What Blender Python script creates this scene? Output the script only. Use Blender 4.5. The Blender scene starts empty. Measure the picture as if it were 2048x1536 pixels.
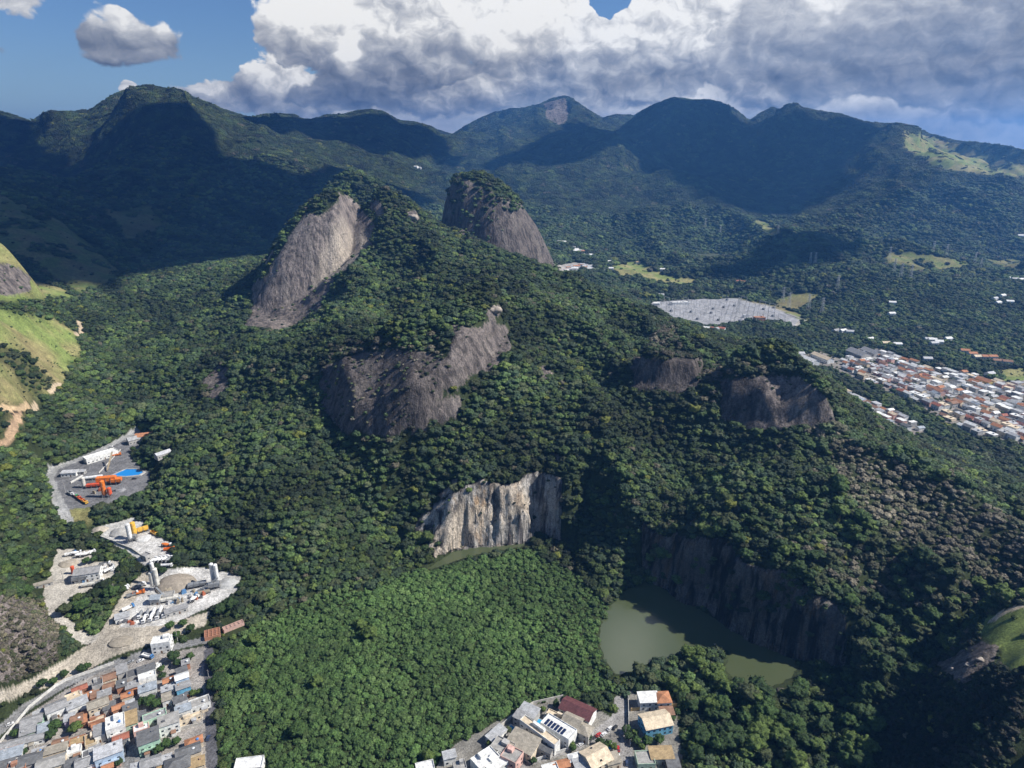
import bpy, bmesh, math, random
import numpy as np
from mathutils import Vector, Matrix
random.seed(7)
RNG = np.random.default_rng(11)
C = bpy.context.scene.collection
SC = bpy.context.scene
R = math.radians

# ------------------------------------------------------------ camera
CAMH = 330.0
PITCH = R(19.3)
FPX = 1365.0                     # focal length in pixels of the 2048 wide photograph
cam_d = bpy.data.cameras.new('camera')
cam = bpy.data.objects.new('camera', cam_d); C.objects.link(cam)
cam.location = (0, 0, CAMH)
cam.rotation_euler = (math.pi/2 - PITCH, 0, 0)
cam_d.sensor_width = 36.0
cam_d.lens = 36.0 * FPX / 2048.0
cam_d.clip_start = 1.0
cam_d.clip_end = 60000.0
SC.camera = cam

# ------------------------------------------------------------ light
SUN_EL = R(44)
SUN_AZ = R(93)                  # compass style: clockwise from +Y, so right and a little behind the camera
sun_d = bpy.data.lights.new('sun', 'SUN')
sun_d.energy = 5.0
sun_d.angle = R(0.5)
sun_d.color = (1.0, 0.95, 0.87)
sun = bpy.data.objects.new('sun', sun_d); C.objects.link(sun)
SUNV = Vector((math.sin(SUN_AZ)*math.cos(SUN_EL), math.cos(SUN_AZ)*math.cos(SUN_EL), math.sin(SUN_EL)))
sun.rotation_euler = SUNV.to_track_quat('Z', 'Y').to_euler()
sun.location = (400, -200, 900)

SC.view_settings.view_transform = 'Standard'
SC.view_settings.look = 'None'
SC.view_settings.exposure = 0.60
SC.view_settings.gamma = 1.0
SC.cycles.use_denoising = True
SC.cycles.denoiser = 'OPENIMAGEDENOISE'
SC.cycles.use_adaptive_sampling = True
SC.cycles.adaptive_threshold = 0.02
SC.cycles.max_bounces = 5
SC.cycles.diffuse_bounces = 2
SC.cycles.glossy_bounces = 2
SC.cycles.transmission_bounces = 2
SC.cycles.volume_bounces = 0
SC.cycles.transparent_max_bounces = 6
SC.cycles.caustics_reflective = False
SC.cycles.caustics_refractive = False

# ------------------------------------------------------------ node helper
class NT:
    """small wrapper that lets node graphs be written as expressions"""
    def __init__(s, tree): s.t = tree; tree.nodes.clear()
    def n(s, typ, **kw):
        nd = s.t.nodes.new(typ)
        for k, v in kw.items(): setattr(nd, k, v)
        return nd
    def put(s, sock, v):
        if v is None: return
        if isinstance(v, bpy.types.NodeSocket): s.t.links.new(v, sock)
        else:
            if sock.type == 'RGBA' and len(v) == 3: v = (*v, 1)
            sock.default_value = v
    def m(s, op, a, b=None, c=None, clamp=False):
        nd = s.n('ShaderNodeMath', operation=op); nd.use_clamp = clamp
        for i, v in enumerate((a, b, c)): s.put(nd.inputs[i], v)
        return nd.outputs[0]
    def v(s, op, a, b=None, scale=None):
        nd = s.n('ShaderNodeVectorMath', operation=op)
        s.put(nd.inputs[0], a); s.put(nd.inputs[1], b)
        if scale is not None: s.put(nd.inputs['Scale'], scale)
        return nd.outputs['Value'] if op in ('LENGTH', 'DOT_PRODUCT', 'DISTANCE') else nd.outputs[0]
    def noise(s, vec, scale=1, detail=4, rough=0.5, dist=0, lac=2.0, col=False):
        nd = s.n('ShaderNodeTexNoise'); s.put(nd.inputs['Vector'], vec)
        for k, v in (('Scale', scale), ('Detail', detail), ('Roughness', rough), ('Distortion', dist), ('Lacunarity', lac)):
            s.put(nd.inputs[k], v)
        return nd.outputs['Color' if col else 'Fac']
    def vor(s, vec, scale=1, feature='F1', detail=0, rough=.5, out='Distance', rnd=1.0):
        nd = s.n('ShaderNodeTexVoronoi', feature=feature); s.put(nd.inputs['Vector'], vec)
        s.put(nd.inputs['Scale'], scale); s.put(nd.inputs['Detail'], detail); s.put(nd.inputs['Roughness'], rough); s.put(nd.inputs['Randomness'], rnd)
        return nd.outputs[out]
    def mix(s, f, a, b, mode='MIX'):
        nd = s.n('ShaderNodeMix', data_type='RGBA', blend_type=mode); nd.clamp_factor = True
        s.put(nd.inputs[0], f); s.put(nd.inputs[6], a); s.put(nd.inputs[7], b)
        return nd.outputs[2]
    def mixf(s, f, a, b):
        nd = s.n('ShaderNodeMix', data_type='FLOAT'); nd.clamp_factor = True
        s.put(nd.inputs[0], f); s.put(nd.inputs[2], a); s.put(nd.inputs[3], b)
        return nd.outputs[0]
    def ramp(s, f, lo, hi, a=0., b=1., smooth=True):
        nd = s.n('ShaderNodeMapRange', interpolation_type='SMOOTHSTEP' if smooth else 'LINEAR')
        for i, v in enumerate((f, lo, hi, a, b)): s.put(nd.inputs[i], v)
        return nd.outputs[0]
    def attr(s, name, typ='GEOMETRY'):
        nd = s.n('ShaderNodeAttribute', attribute_name=name, attribute_type=typ)
        return nd
    def mapping(s, vec, scale=(1,1,1), loc=(0,0,0), rot=(0,0,0)):
        nd = s.n('ShaderNodeMapping'); s.put(nd.inputs[0], vec)
        nd.inputs[1].default_value = loc; nd.inputs[2].default_value = rot; nd.inputs[3].default_value = scale
        return nd.outputs[0]

def new_mat(name):
    m = bpy.data.materials.new(name); m.use_nodes = True
    return m, NT(m.node_tree)

def finish(nt, col, rough=0.9, bump=None, bstr=0.5, bdist=0.2, metal=0.0, spec=0.3):
    b = nt.n('ShaderNodeBsdfPrincipled'); o = nt.n('ShaderNodeOutputMaterial')
    nt.put(b.inputs['Base Color'], col); nt.put(b.inputs['Roughness'], rough)
    nt.put(b.inputs['Metallic'], metal); nt.put(b.inputs['Specular IOR Level'], spec)
    if bump is not None:
        bp = nt.n('ShaderNodeBump'); nt.put(bp.inputs['Height'], bump)
        bp.inputs['Strength'].default_value = bstr; bp.inputs['Distance'].default_value = bdist
        nt.t.links.new(bp.outputs[0], b.inputs['Normal'])
    nt.t.links.new(b.outputs[0], o.inputs[0])
    return b

# ------------------------------------------------------------ sky: Nishita with procedural cumulus laid over it
W = bpy.data.worlds.new('World'); SC.world = W; W.use_nodes = True
def pxdir(u, v):
    """direction in the world seen at a pixel of the photograph"""
    a, b = (u-1024)/FPX, (768-v)/FPX
    return Vector((a, math.cos(PITCH)+math.sin(PITCH)*b, -math.sin(PITCH)+math.cos(PITCH)*b)).normalized()
def azel(u, v):
    d = pxdir(u, v)
    return math.degrees(math.atan2(d.x, d.y)), math.degrees(math.asin(d.z))
def build_sky():
    nt = NT(W.node_tree)
    sk = nt.n('ShaderNodeTexSky', sky_type='NISHITA'); sk.sun_disc = False
    sk.sun_elevation = SUN_EL; sk.sun_rotation = SUN_AZ
    sk.altitude = 300; sk.air_density = 1.0; sk.dust_density = 0.5; sk.ozone_density = 3.0
    tc = nt.n('ShaderNodeTexCoord'); d = tc.outputs['Generated']
    sp = nt.n('ShaderNodeSeparateXYZ'); nt.put(sp.inputs[0], d)
    X, Y, Z = sp.outputs
    az = nt.m('MULTIPLY', nt.m('ARCTAN2', X, Y), 57.2958)
    el = nt.m('MULTIPLY', nt.m('ARCSINE', Z), 57.2958)
    cb = nt.n('ShaderNodeCombineXYZ'); nt.put(cb.inputs[0], az); nt.put(cb.inputs[1], el)
    P = cb.outputs[0]
    S2 = (1, 1.35, 1)
    Q = nt.v('MULTIPLY', P, S2)
    def n2d(pos, scale, detail, rough, col=False):
        nd = nt.n('ShaderNodeTexNoise', noise_dimensions='2D'); nt.put(nd.inputs['Vector'], pos)
        for k, v in (('Scale', scale), ('Detail', detail), ('Roughness', rough)): nd.inputs[k].default_value = v
        return nd.outputs['Color' if col else 'Fac']
    def v2d(pos, scale, detail, rough):
        nd = nt.n('ShaderNodeTexVoronoi', voronoi_dimensions='2D', feature='SMOOTH_F1', normalize=True); nt.put(nd.inputs['Vector'], pos)
        for k, v in (('Scale', scale), ('Detail', detail), ('Roughness', rough), ('Lacunarity', 2.1), ('Smoothness', .35)): nd.inputs[k].default_value = v
        return nd.outputs['Distance']
    wn = n2d(Q, .5, 2, .5, True)
    Qw = nt.v('ADD', Q, nt.v('SCALE', nt.v('SUBTRACT', wn, (.5, .5, .5)), None, scale=1.6))
    puff = nt.m('SUBTRACT', 1.0, nt.m('MULTIPLY', v2d(Qw, .34, 4, .55), 1.9))           # rounded heaps
    puffs = nt.m('SUBTRACT', 1.0, nt.m('MULTIPLY', v2d(nt.v('ADD', Qw, (.55, .75, 0)), .34, 4, .55), 1.9))
    soft = n2d(Qw, .22, 5, .55); wisp = n2d(nt.v('MULTIPLY', Q, (.55, 1.4, 1)), .35, 5, .6)
    rel = nt.m('SUBTRACT', puff, puffs)                  # relief toward the sun, upper right
    wq = nt.v('SCALE', nt.v('SUBTRACT', n2d(Q, .28, 3, .55, True), (.5, .5, .5)), None, scale=1.9)
    Pw = nt.v('ADD', P, wq)
    def lobes(lst, pos=Pw):
        tot = None
        for q in lst:
            u, v, a, b = q[:4]; w = q[4] if len(q) > 4 else 1.0
            A, E = azel(u, v); ra = a*.0395; rb = b*.0395
            vv = nt.v('MULTIPLY', nt.v('SUBTRACT', pos, (A, E, 0)), (1/ra, 1/rb, 0.0))
            g = nt.m('EXPONENT', nt.m('MULTIPLY', nt.v('DOT_PRODUCT', vv, vv), -1.0))
            tot = nt.m('MULTIPLY', g, w) if tot is None else nt.m('MULTIPLY_ADD', g, w, tot)
        return tot
    col = None
    cr_ = []
    def tone(br, tint=0):
        cr = nt.n('ShaderNodeValToRGB'); nt.put(cr.inputs[0], br); e = cr.color_ramp.elements
        e[0].position = 0.0; e[0].color = (.085, .110, .170, 1); e[1].position = 1.0; e[1].color = (.95, .94, .91, 1)
        for p_, c_ in ((.28, (.17, .20, .265)), (.52, (.31, .335, .39)), (.78, (.58, .59, .61))): x = e.new(p_); x.color = (*c_, 1)
        return cr.outputs[0]
    skyc = nt.v('SCALE', nt.v('MULTIPLY', sk.outputs[0], (0.72, 0.90, 1.16)), None, scale=.082)
    horizon = nt.ramp(el, -6, 9, 1, 0)
    skyc = nt.mix(nt.m('MULTIPLY', horizon, .55), skyc, (.36, .50, .70))
    cur = skyc
    def layer(cur, lst, a_p, a_s, edge0, edge1, base, kv, vtop, vbot, krel, ksoft, extra=None, opac=1.0):
        """lobes + puffs -> mask; tone runs from a dark base at photo row vbot to a lit top at vtop"""
        D = nt.m('ADD', lobes(lst), nt.m('ADD', nt.m('MULTIPLY', nt.m('SUBTRACT', puff, .5), a_p), nt.m('MULTIPLY', nt.m('SUBTRACT', soft, .5), a_s)))
        mk = nt.m('MULTIPLY', nt.ramp(D, edge0, edge1), opac)
        e0, e1 = azel(1024, vbot)[1], azel(1024, vtop)[1]
        t = nt.ramp(nt.m('MULTIPLY_ADD', nt.m('SUBTRACT', soft, .5), 3.0, el), e0, e1, -1, 1)
        br = nt.m('MULTIPLY_ADD', t, kv, base)
        br = nt.m('MULTIPLY_ADD', rel, krel, br); br = nt.m('MULTIPLY_ADD', nt.m('SUBTRACT', wisp, .5), ksoft, br)
        if extra: br = nt.m('ADD', br, lobes(extra))
        return nt.mix(mk, cur, tone(nt.m('MINIMUM', nt.m('MAXIMUM', br, 0.0), 1.0)))
    # far pale bank along the ridge
    cur = layer(cur, [(1700,245,420,80,1.5),(1350,215,260,46,1.0),(1050,220,200,44,1.0),(850,230,150,34,.9),(650,222,120,22,.8),(2100,235,320,90,1.5)], .45, .6, .28, .62, .76, .10, 180, 260, .22, .4, [(1900,205,120,24,.22),(1750,235,160,12,-.12),(1340,190,90,18,.2),(1200,250,120,14,-.1)])
    # white heaps left of centre
    cur = layer(cur, [(560,160,70,46,1.15),(440,190,70,26,1.0),(660,205,120,34,1.0),(505,205,120,20,.7),(262,172,16,8,.9)], .75, .4, .38, .54, .80, .20, 130, 225, .62, .25, [(490,195,50,16,-.3),(620,190,50,14,-.22)])
    # middle bank
    cur = layer(cur, [(960,180,150,44,1.1),(1130,180,130,46,1.1),(1270,190,90,30,.8),(820,190,120,36,1.0),(1520,150,90,60,1.0),(1640,190,120,30,.7)], .6, .4, .34, .58, .58, .20, 140, 225, .7, .5, [(900,170,70,18,.12),(1150,230,60,10,.2)])
    # big central towers
    cur = layer(cur, [(1000,60,170,80,1.2),(1150,50,60,80,.9),(870,30,140,60,1.1),(1260,110,90,70,1.1),(1360,90,120,80,1.1),(1440,30,120,70,1.1),(1180,110,70,50,.8),(1560,60,90,90,1.0),(1215,4,34,26,-2.2),(430,40,60,80,-1.0)], .75, .4, .36, .54, .82, .22, 30, 165, .62, .22,
        [(1010,130,180,16,-.22),(1340,140,100,22,-.28),(1000,40,70,26,.10),(1420,40,90,40,-.12),(1560,100,70,40,-.1)])
    # dark masses on the left of the towers
    cur = layer(cur, [(740,140,130,60,1.15),(690,195,110,20,1.0),(820,90,110,60,.95),(560,70,90,40,1.0),(600,20,130,36,1.1),(760,40,110,50,.9),(880,140,90,26,.7),(450,60,60,80,-1.2),(1215,4,34,30,-2)], .70, .5, .38, .58, .58, .20, 20, 190, .6, .3,
        [(625,18,95,26,.75),(702,98,24,26,.75),(540,75,80,22,-.1),(700,195,110,22,-.22),(1000,10,100,20,.2),(830,55,50,30,.2)])
    # wide grey shelf, upper right
    cur = layer(cur, [(1780,40,240,90,1.3),(2000,80,240,80,1.4),(1700,120,130,34,.9),(1880,150,200,26,.9),(1620,20,90,60,.9),(2200,60,200,120,1.3)], .55, .60, .38, .62, .56, .14, -20, 165, .42, .40, [(1640,20,80,40,.2),(1900,150,220,16,-.08),(2000,60,120,40,-.06),(1545,150,16,12,-.3)])
    # separate clouds, upper left
    cur = layer(cur, [(185,92,38,28,1.0),(245,80,44,40,1.1),(312,88,38,26,1.0),(255,35,22,10,.6),(-10,6,70,20,1.1),(-5,100,22,12,.6)], .6, .3, .40, .66, .66, .26, 60, 130, .45, .3, [(250,132,110,8,-.3),(-10,8,90,20,-.25)], opac=.96)
    # broken cloud outside the picture
    out = nt.m('MULTIPLY', nt.ramp(nt.m('ABSOLUTE', az), 46, 70), nt.ramp(nt.m('ADD', soft, nt.m('MULTIPLY', puff, .15)), .62, .70))
    cur = nt.mix(nt.m('MULTIPLY', out, nt.ramp(el, 2, 10)), cur, (.55, .57, .60))
    cl = nt.v('MULTIPLY', nt.v('SUBTRACT', P, (12.0, 40.0, 0)), (1/4.2, 1/3.0, 0)); cl = nt.m('SUBTRACT', nt.m('ADD', soft, .4), nt.v('DOT_PRODUCT', cl, cl))  # extra bright cloud added out of view to give the lake a pale glint
    cur = nt.mix(nt.ramp(cl, 0, .9), cur, (2.6, 2.6, 2.6))
    lp = nt.ramp(el, -2, 0)
    # the sky overhead deepens
    b_ = nt.n('ShaderNodeBackground'); nt.put(b_.inputs[0], nt.mix(lp, (.10, .14, .16), cur)); b_.inputs[1].default_value = SKY_GAIN
    o = nt.n('ShaderNodeOutputWorld'); nt.t.links.new(b_.outputs[0], o.inputs[0])
    W.cycles.sampling_method = 'MANUAL'; W.cycles.sample_map_resolution = 512
SKY_GAIN = 0.69
build_sky()


# ------------------------------------------------------------ numpy noise
def _h(ix, iy, seed):
    n = (ix.astype(np.int64)*374761393 + iy.astype(np.int64)*668265263 + seed*2147483647) & 0xffffffff
    n = ((n ^ (n >> 13))*1274126177) & 0xffffffff
    n = ((n ^ (n >> 16))*2246822519) & 0xffffffff
    return ((n ^ (n >> 15)) & 0xffffff)/float(0xffffff)
def vnoise(x, y, seed=0):
    ix = np.floor(x); iy = np.floor(y); fx = x-ix; fy = y-iy
    fx = fx*fx*fx*(fx*(fx*6-15)+10); fy = fy*fy*fy*(fy*(fy*6-15)+10)
    a = _h(ix, iy, seed); b = _h(ix+1, iy, seed); c = _h(ix, iy+1, seed); d = _h(ix+1, iy+1, seed)
    return (a+(b-a)*fx)*(1-fy) + (c+(d-c)*fx)*fy
def fbm(x, y, octv=4, seed=0, gain=.5, ridged=False):
    t = 0; a = 1; n = 0
    for i in range(octv):
        v = vnoise(x*(2.03**i)+i*17.3, y*(2.03**i)-i*9.1, seed+i)
        if ridged: v = 1-np.abs(2*v-1)
        t = t+a*v; n += a; a *= gain
    return t/n
def sstep(a, b, x):
    t = np.clip((x-a)/(b-a), 0, 1); return t*t*(3-2*t)

# ------------------------------------------------------------ terrain control points, read off the photograph
TP = math.tan
def ang(v): return PITCH - math.atan((768-v)/FPX)          # below the horizon
def from_y(u, v, y):
    b = (768-v)/FPX; fy = math.cos(PITCH)+math.sin(PITCH)*b
    t = y/fy
    return ((u-1024)/FPX*t, y, CAMH + t*(-math.sin(PITCH)+math.cos(PITCH)*b))
def from_z(u, v, z):
    b = (768-v)/FPX; dz = -math.sin(PITCH)+math.cos(PITCH)*b
    t = (z-CAMH)/dz
    return ((u-1024)/FPX*t, t*(math.cos(PITCH)+math.sin(PITCH)*b), z)
def project(x, y, z):
    fy, fz = math.cos(PITCH), -math.sin(PITCH)
    dz = z-CAMH
    d = y*fy+dz*fz; up = y*math.sin(PITCH)+dz*math.cos(PITCH)
    return 1024+FPX*x/d, 768-FPX*up/d, d
ZP = [ # valley with houses and plants
 (0,1536,6),(120,1536,3),(250,1536,2),(420,1536,0),(0,1450,5),(200,1420,4),(400,1400,1),(60,1380,6),(300,1310,3),(420,1270,3),(60,1340,10),
 (150,1290,6),(300,1250,6),(450,1180,7),(110,1150,9),(200,1170,9),(100,1240,9),(280,1080,13),(330,1110,13),(200,1050,15),(170,1200,9),
 (160,1000,23),(280,960,25),(120,940,25),(200,900,27),(270,870,32),(120,1060,18),(60,1050,24),(30,1130,26),
 (60,950,38),(100,870,40),(200,780,46),(350,750,57),(250,680,60),(400,620,74),(250,620,70),(330,550,92),(440,528,98),(180,600,84),
 (400,850,56),(350,950,38),(450,1050,22),(550,1150,6),(600,1030,34),(700,1100,9),(480,950,45),(300,850,42),(420,1130,9),
 # centre basin
 (500,1250,2),(600,1220,1),(700,1250,0),(900,1250,0),(1100,1250,0),(900,1400,0),(600,1450,0),(1200,1450,0),(1100,1536,0),(1300,1536,0),(800,1500,0),
 (780,1170,2),(1200,1330,0),(1500,1450,2),(1400,1420,0),(1620,1420,3),(1600,1536,4),(1700,1536,6),(1680,1380,4),(1000,1160,0),(1120,1130,1),(1190,1180,5),
 # foot and flank of the near hill, lower right
 (1755,1536,9),(1755,1430,10),(1850,1335,16),(1950,1262,30),(2000,1250,78),(2048,1215,82),(2048,1300,82),(2048,1400,72),(2048,1536,56),(1960,1300,70),(1960,1345,62),(1900,1380,50),(1900,1480,40),(1980,1400,62),(2140,1300,80),(2140,1200,78),(2140,1500,74),(1830,1460,24),(1830,1400,26),
 # substation valley
 (1320,610,6),(1560,600,7),(1420,650,6),(1600,660,6),(1650,700,5),(1800,760,4),(2040,760,4),(1850,860,3),(2040,880,4),(1640,720,5),(1720,820,3),
 (1950,700,6),(2048,640,14),(1850,640,10),(1700,640,8),(1150,540,22),(1250,540,12),(1200,580,14),(1330,560,8),(1450,560,8),(1650,600,12),(1400,540,12)]
YP = [ # left grassy hill
 (0,480,900),(60,555,960),(150,600,1090),(0,560,830),(0,650,740),(90,650,840),(0,740,660),(100,740,760),(150,680,945),(150,640,1010),(0,815,600),(60,810,650),(0,900,545),
 (0,1000,490),(0,1080,455),(0,1200,383),(40,1200,393),(0,1300,335),(60,1300,352),(-120,700,650),(-120,1000,440),(-120,1300,320),
 # massif
 (700,1000,545),(620,900,580),(540,820,690),(600,760,690),(560,700,790),(660,640,850),(760,900,580),(860,905,575),(1000,962,538),(1100,960,540),(1000,930,556),(1100,930,556),(1180,1000,510),(880,1045,513),(880,985,546),(840,1120,495),(920,985,525),(800,1080,520),(800,1000,545),(1180,1080,490),
 (760,860,575),(860,860,575),(950,840,595),(1050,760,640),(1150,860,580),(1200,760,660),(1100,700,720),(1200,920,545),(1250,1020,500),(1280,1080,474),
 (800,700,690),(720,690,735),(900,650,740),(1000,605,770),(1020,640,735),(1000,700,680),(900,760,640),(820,600,880),(720,590,930),
 (980,512,980),(1040,535,1000),(1120,560,1050),(1180,600,960),(1250,632,860),(1350,690,745),(1400,728,690),(1330,760,640),(1270,760,645),
 (860,520,1020),(780,470,1110),(830,412,1190),(760,385,1180),(880,450,1180),(920,500,1080),(700,560,990),(740,510,1090),(600,650,960),(520,660,950),(470,700,880),
 (1440,760,640),(1430,800,600),(1500,730,630),(1560,742,600),(1600,768,580),(1650,800,562),(1670,850,545),(1560,820,572),(1460,850,570),(1600,860,545),
 (1750,930,500),(1850,975,475),(1950,1020,440),(2048,1085,400),(1700,960,480),(1800,1060,430),(1900,1130,385),(2000,1190,345),
 (1400,880,570),(1350,960,530),(1450,1000,475),(1500,1000,470),(1300,1040,490),(1400,1080,450),(1500,1115,418),(1600,1150,396),(1700,1200,382),(1300,1085,474),(1760,1250,375),(1780,1330,335),(1700,1310,352),
 (1580,1050,435),(1620,950,500),(1500,930,510),
 # valley side behind the ridge
 (1750,860,700),(1850,900,660),(1950,930,640),(2048,960,600),(1450,690,850),(1350,640,1050),(1560,700,860),
 # hills behind the substation
 (1560,520,1800),(1690,480,2150),(1480,490,2200),(1600,462,2350),(1760,500,1950),(1850,520,1800),(1950,535,1900),(2048,540,1900),(1750,560,1520),(1900,580,1450),(2048,590,1450),
 (1640,560,1560),(1230,565,1650),(1180,600,1250),
 # spurs and slopes, right half
 (1100,480,2200),(1200,480,2350),(1300,500,2300),(1420,520,2250),(1120,400,2800),(1250,400,2900),(1200,340,3300),(1270,300,3500),(1330,350,3150),(1400,390,2950),(1500,425,2750),
 (1560,462,2480),(1500,470,2400),(1380,450,2500),(1300,440,2600),(1040,380,3000),(1000,340,3400),(1100,320,3700),
 (1000,290,4300),(905,268,4900),(960,240,4900),(1030,215,4900),(1130,192,4900),(1160,205,4800),(1205,235,4600),(1120,240,4600),(1265,232,4100),(1300,215,4000),(1350,197,3900),(1420,205,3900),(1460,215,3900),(1500,240,3950),
 (1545,222,3850),(1580,210,3750),(1650,222,3650),(1730,243,3500),(1800,250,3350),(1850,262,3200),(1900,280,3050),(1960,300,2900),(2048,335,2750),(2150,380,2600),
 (1400,300,3700),(1500,340,3500),(1600,320,3400),(1560,400,3150),(1650,420,2850),(1700,350,3150),(1800,330,3000),(1900,360,2750),(2000,400,2500),(2048,440,2400),(1800,440,2500),(1900,480,2250),(2048,510,2100),(1620,450,2650),(1700,460,2500),
 # left half
 (0,222,3300),(60,240,3200),(100,225,3100),(180,220,3000),(230,190,2950),(270,172,2900),(350,178,2900),(380,190,2900),(430,215,3000),(500,235,3200),(590,232,3500),(620,240,3800),(680,228,4100),(740,220,4200),(790,238,4300),(860,252,4500),
 (-150,240,3300),(100,290,2800),(0,300,2700),(200,290,2650),(300,260,2650),(300,340,2350),(420,300,2650),(520,330,2700),(420,400,2200),(560,420,2300),(200,400,2150),(620,290,3100),(700,300,3400),(700,340,3000),(800,330,3400),(850,370,3000),(850,300,3900),(940,330,3600),
 (500,480,2050),(400,480,1900),(300,470,1850),(300,520,1650),(560,480,2150),
 (0,388,1650),(60,410,1600),(130,445,1540),(200,500,1460),(265,552,1390),(0,460,1350),(80,500,1280),(150,560,1200),(0,330,2300),(100,380,2100),
 (-150,380,1700)]
WP = [ # world points: hidden ground behind the crests, and all round
 (-260,1500,110),(-100,1600,90),(80,1700,70),(-420,1350,110),(-620,1500,95),(230,1500,30),(200,1250,60),(330,1150,20),(330,1000,40),
 (-900,1500,90),(-1050,1180,100),(-1300,1200,210),(-1150,950,240),(-900,700,220),(-700,450,110),(-620,300,60),(-500,180,30),(-200,150,0),(0,150,0),(200,150,5),
 (420,300,60),(560,300,45),(520,420,40),(700,500,15),(700,700,4),(900,700,4),(1300,1000,10),(1500,1500,40),(400,240,70),(330,150,80),(300,372,42),(500,150,60),
 (-5000,6000,400),(-2500,6000,380),(0,7000,350),(2500,6000,300),(5000,5500,200),(4200,3800,150),(3500,2600,80),(-3800,3600,450),(-3000,2400,320),(-2200,1600,280),
 (0,9200,200),(-6000,9000,200),(6000,9000,200),(2600,1800,60),(1900,1100,15),(1200,600,10),(1200,300,30),(-300,280,2),(-1500,700,200),
 (-1600,4200,420),(-3000,4500,450),(1800,5200,420),(3000,4600,250),(0,6000,450),(-900,5600,400),(260,130,40),(-150,110,0)]
pts = [from_z(*p) for p in ZP]+[from_y(*p) for p in YP]+WP
pts = np.array(pts, float)
QX = np.stack([pts[:,0]/pts[:,1], np.log(pts[:,1])], 1)
def kern(a, b):
    d2 = ((a[:,None,:]-b[None,:,:])**2).sum(-1)
    return np.sqrt(d2+0.012**2)
nP = len(pts)
A = np.zeros((nP+3, nP+3)); A[:nP,:nP] = kern(QX, QX) - np.eye(nP)*0.004
A[:nP,nP] = 1; A[:nP,nP+1:] = QX; A[nP,:nP] = 1; A[nP+1:,:nP] = QX.T
WT = np.linalg.solve(A, np.concatenate([pts[:,2], [0,0,0]]))
def rbf(S, L):
    out = np.empty(S.size); q = np.stack([S.ravel(), L.ravel()], 1)
    for i in range(0, len(q), 20000):
        k = kern(q[i:i+20000], QX)
        out[i:i+20000] = k@WT[:nP] + WT[nP] + q[i:i+20000]@WT[nP+1:]
    return out.reshape(S.shape)

# ------------------------------------------------------------ terrain grid (x = s*y, rows finer near the camera)
NS, NL = 900, 1240
S1 = np.linspace(-1.15, 1.15, NS); L1 = np.linspace(math.log(115.), math.log(9300.), NL)
SS, LL = np.meshgrid(S1, L1)
YY = np.exp(LL); XX = SS*YY
# the surface through the points is evaluated on a coarser grid, then smoothly refined
cs, cl = 300, 420
Hc = rbf(*np.meshgrid(np.linspace(S1[0], S1[-1], cs), np.linspace(L1[0], L1[-1], cl)))
def refine(Hc, ns, nl):
    a, b = Hc.shape
    def cub(M, n):     # Catmull-Rom along axis 0
        t = np.linspace(0, M.shape[0]-1, n); i = np.clip(t.astype(int), 0, M.shape[0]-2); f = (t-i)[:,None]
        g = lambda k: M[np.clip(i+k, 0, M.shape[0]-1)]
        p0, p1, p2, p3 = g(-1), g(0), g(1), g(2)
        return p1+.5*f*(p2-p0+f*(2*p0-5*p1+4*p2-p3+f*(3*(p1-p2)+p3-p0)))
    return cub(cub(Hc, nl).T, ns).T
HH = refine(Hc, NS, NL)
# gullies and spurs, growing with distance; keeps the valley floor flat
far = sstep(1100, 3000, YY)
steepish = sstep(30, 120, HH)
HH = HH + sstep(1500, 1800, YY)*(1-sstep(2500, 3100, YY))*sstep(150, 400, XX)*(fbm(XX/330, YY/420, 3, 47, .5, True)-.55)*95
gx, gy = XX+60*fbm(XX/300, YY/300, 3, 5), YY+60*fbm(XX/300, YY/300, 3, 9)
HH = HH + sstep(60, 260, HH)*far*(fbm(gx/1000, gy/1200, 4, 21, .5, True)-.60)*300
HH = HH + steepish*far*(fbm(gx/330, gy/330, 4, 31, .5, True)-.62)*70
HH = HH + steepish*(1-far)*(fbm(XX/70, YY/70, 4, 41)-.5)*14*(1-.7*np.exp(-(((XX+0)/70)**2+((YY-550)/45)**2)))
HH = HH + sstep(35, 80, HH)*(1-far)*(fbm((XX+.3*YY)/130, (YY-.2*XX)/170, 3, 45, .5, True)-.62)*46*(1-.85*np.exp(-((XX/80)**2+((YY-545)/50)**2)))*(1-.8*np.exp(-(((XX-170)/70)**2+((YY-430)/50)**2)))*sstep(-560, -420, XX)
HH = HH + sstep(8, 30, HH)*(fbm(XX/28, YY/28, 3, 51)-.5)*3.0

# the crest line read off the photograph: every column of far ground is raised or lowered until its highest point meets it
SKYL = [(-700,250),(-400,225),(-200,240),(-60,228),(0,222),(35,232),(62,243),(85,228),(100,222),(125,223),(150,222),(182,219),(200,206),(235,185),(262,174),(282,172),(296,170),(330,176),(352,177),(372,184),(390,196),(412,203),(440,216),(470,226),(500,234),(530,228),(560,227),(590,229),(604,238),(625,238),(655,229),(690,228),(715,221),(740,218),(765,222),(780,230),(800,241),(825,243),(860,252),(885,263),(905,268),(930,252),(960,236),(990,224),(1020,217),(1045,216),(1080,208),(1105,196),(1130,191),(1143,196),(1158,207),(1180,221),(1205,236),(1230,229),(1255,229),(1268,231),(1290,218),(1310,208),(1345,195),(1365,196),(1385,200),(1420,199),(1445,206),(1470,218),(1492,236),(1500,241),(1520,226),(1545,214),(1558,220),(1575,208),(1590,206),(1605,215),(1640,222),(1680,228),(1730,243),(1770,247),(1800,246),(1830,252),(1860,268),(1885,273),(1900,279),(1925,283),(1960,285),(2000,290),(2048,300),(2200,330),(2500,350),(2900,330)]
sk_u = np.array([p[0] for p in SKYL], float); sk_v = np.array([p[1] for p in SKYL], float)
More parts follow.
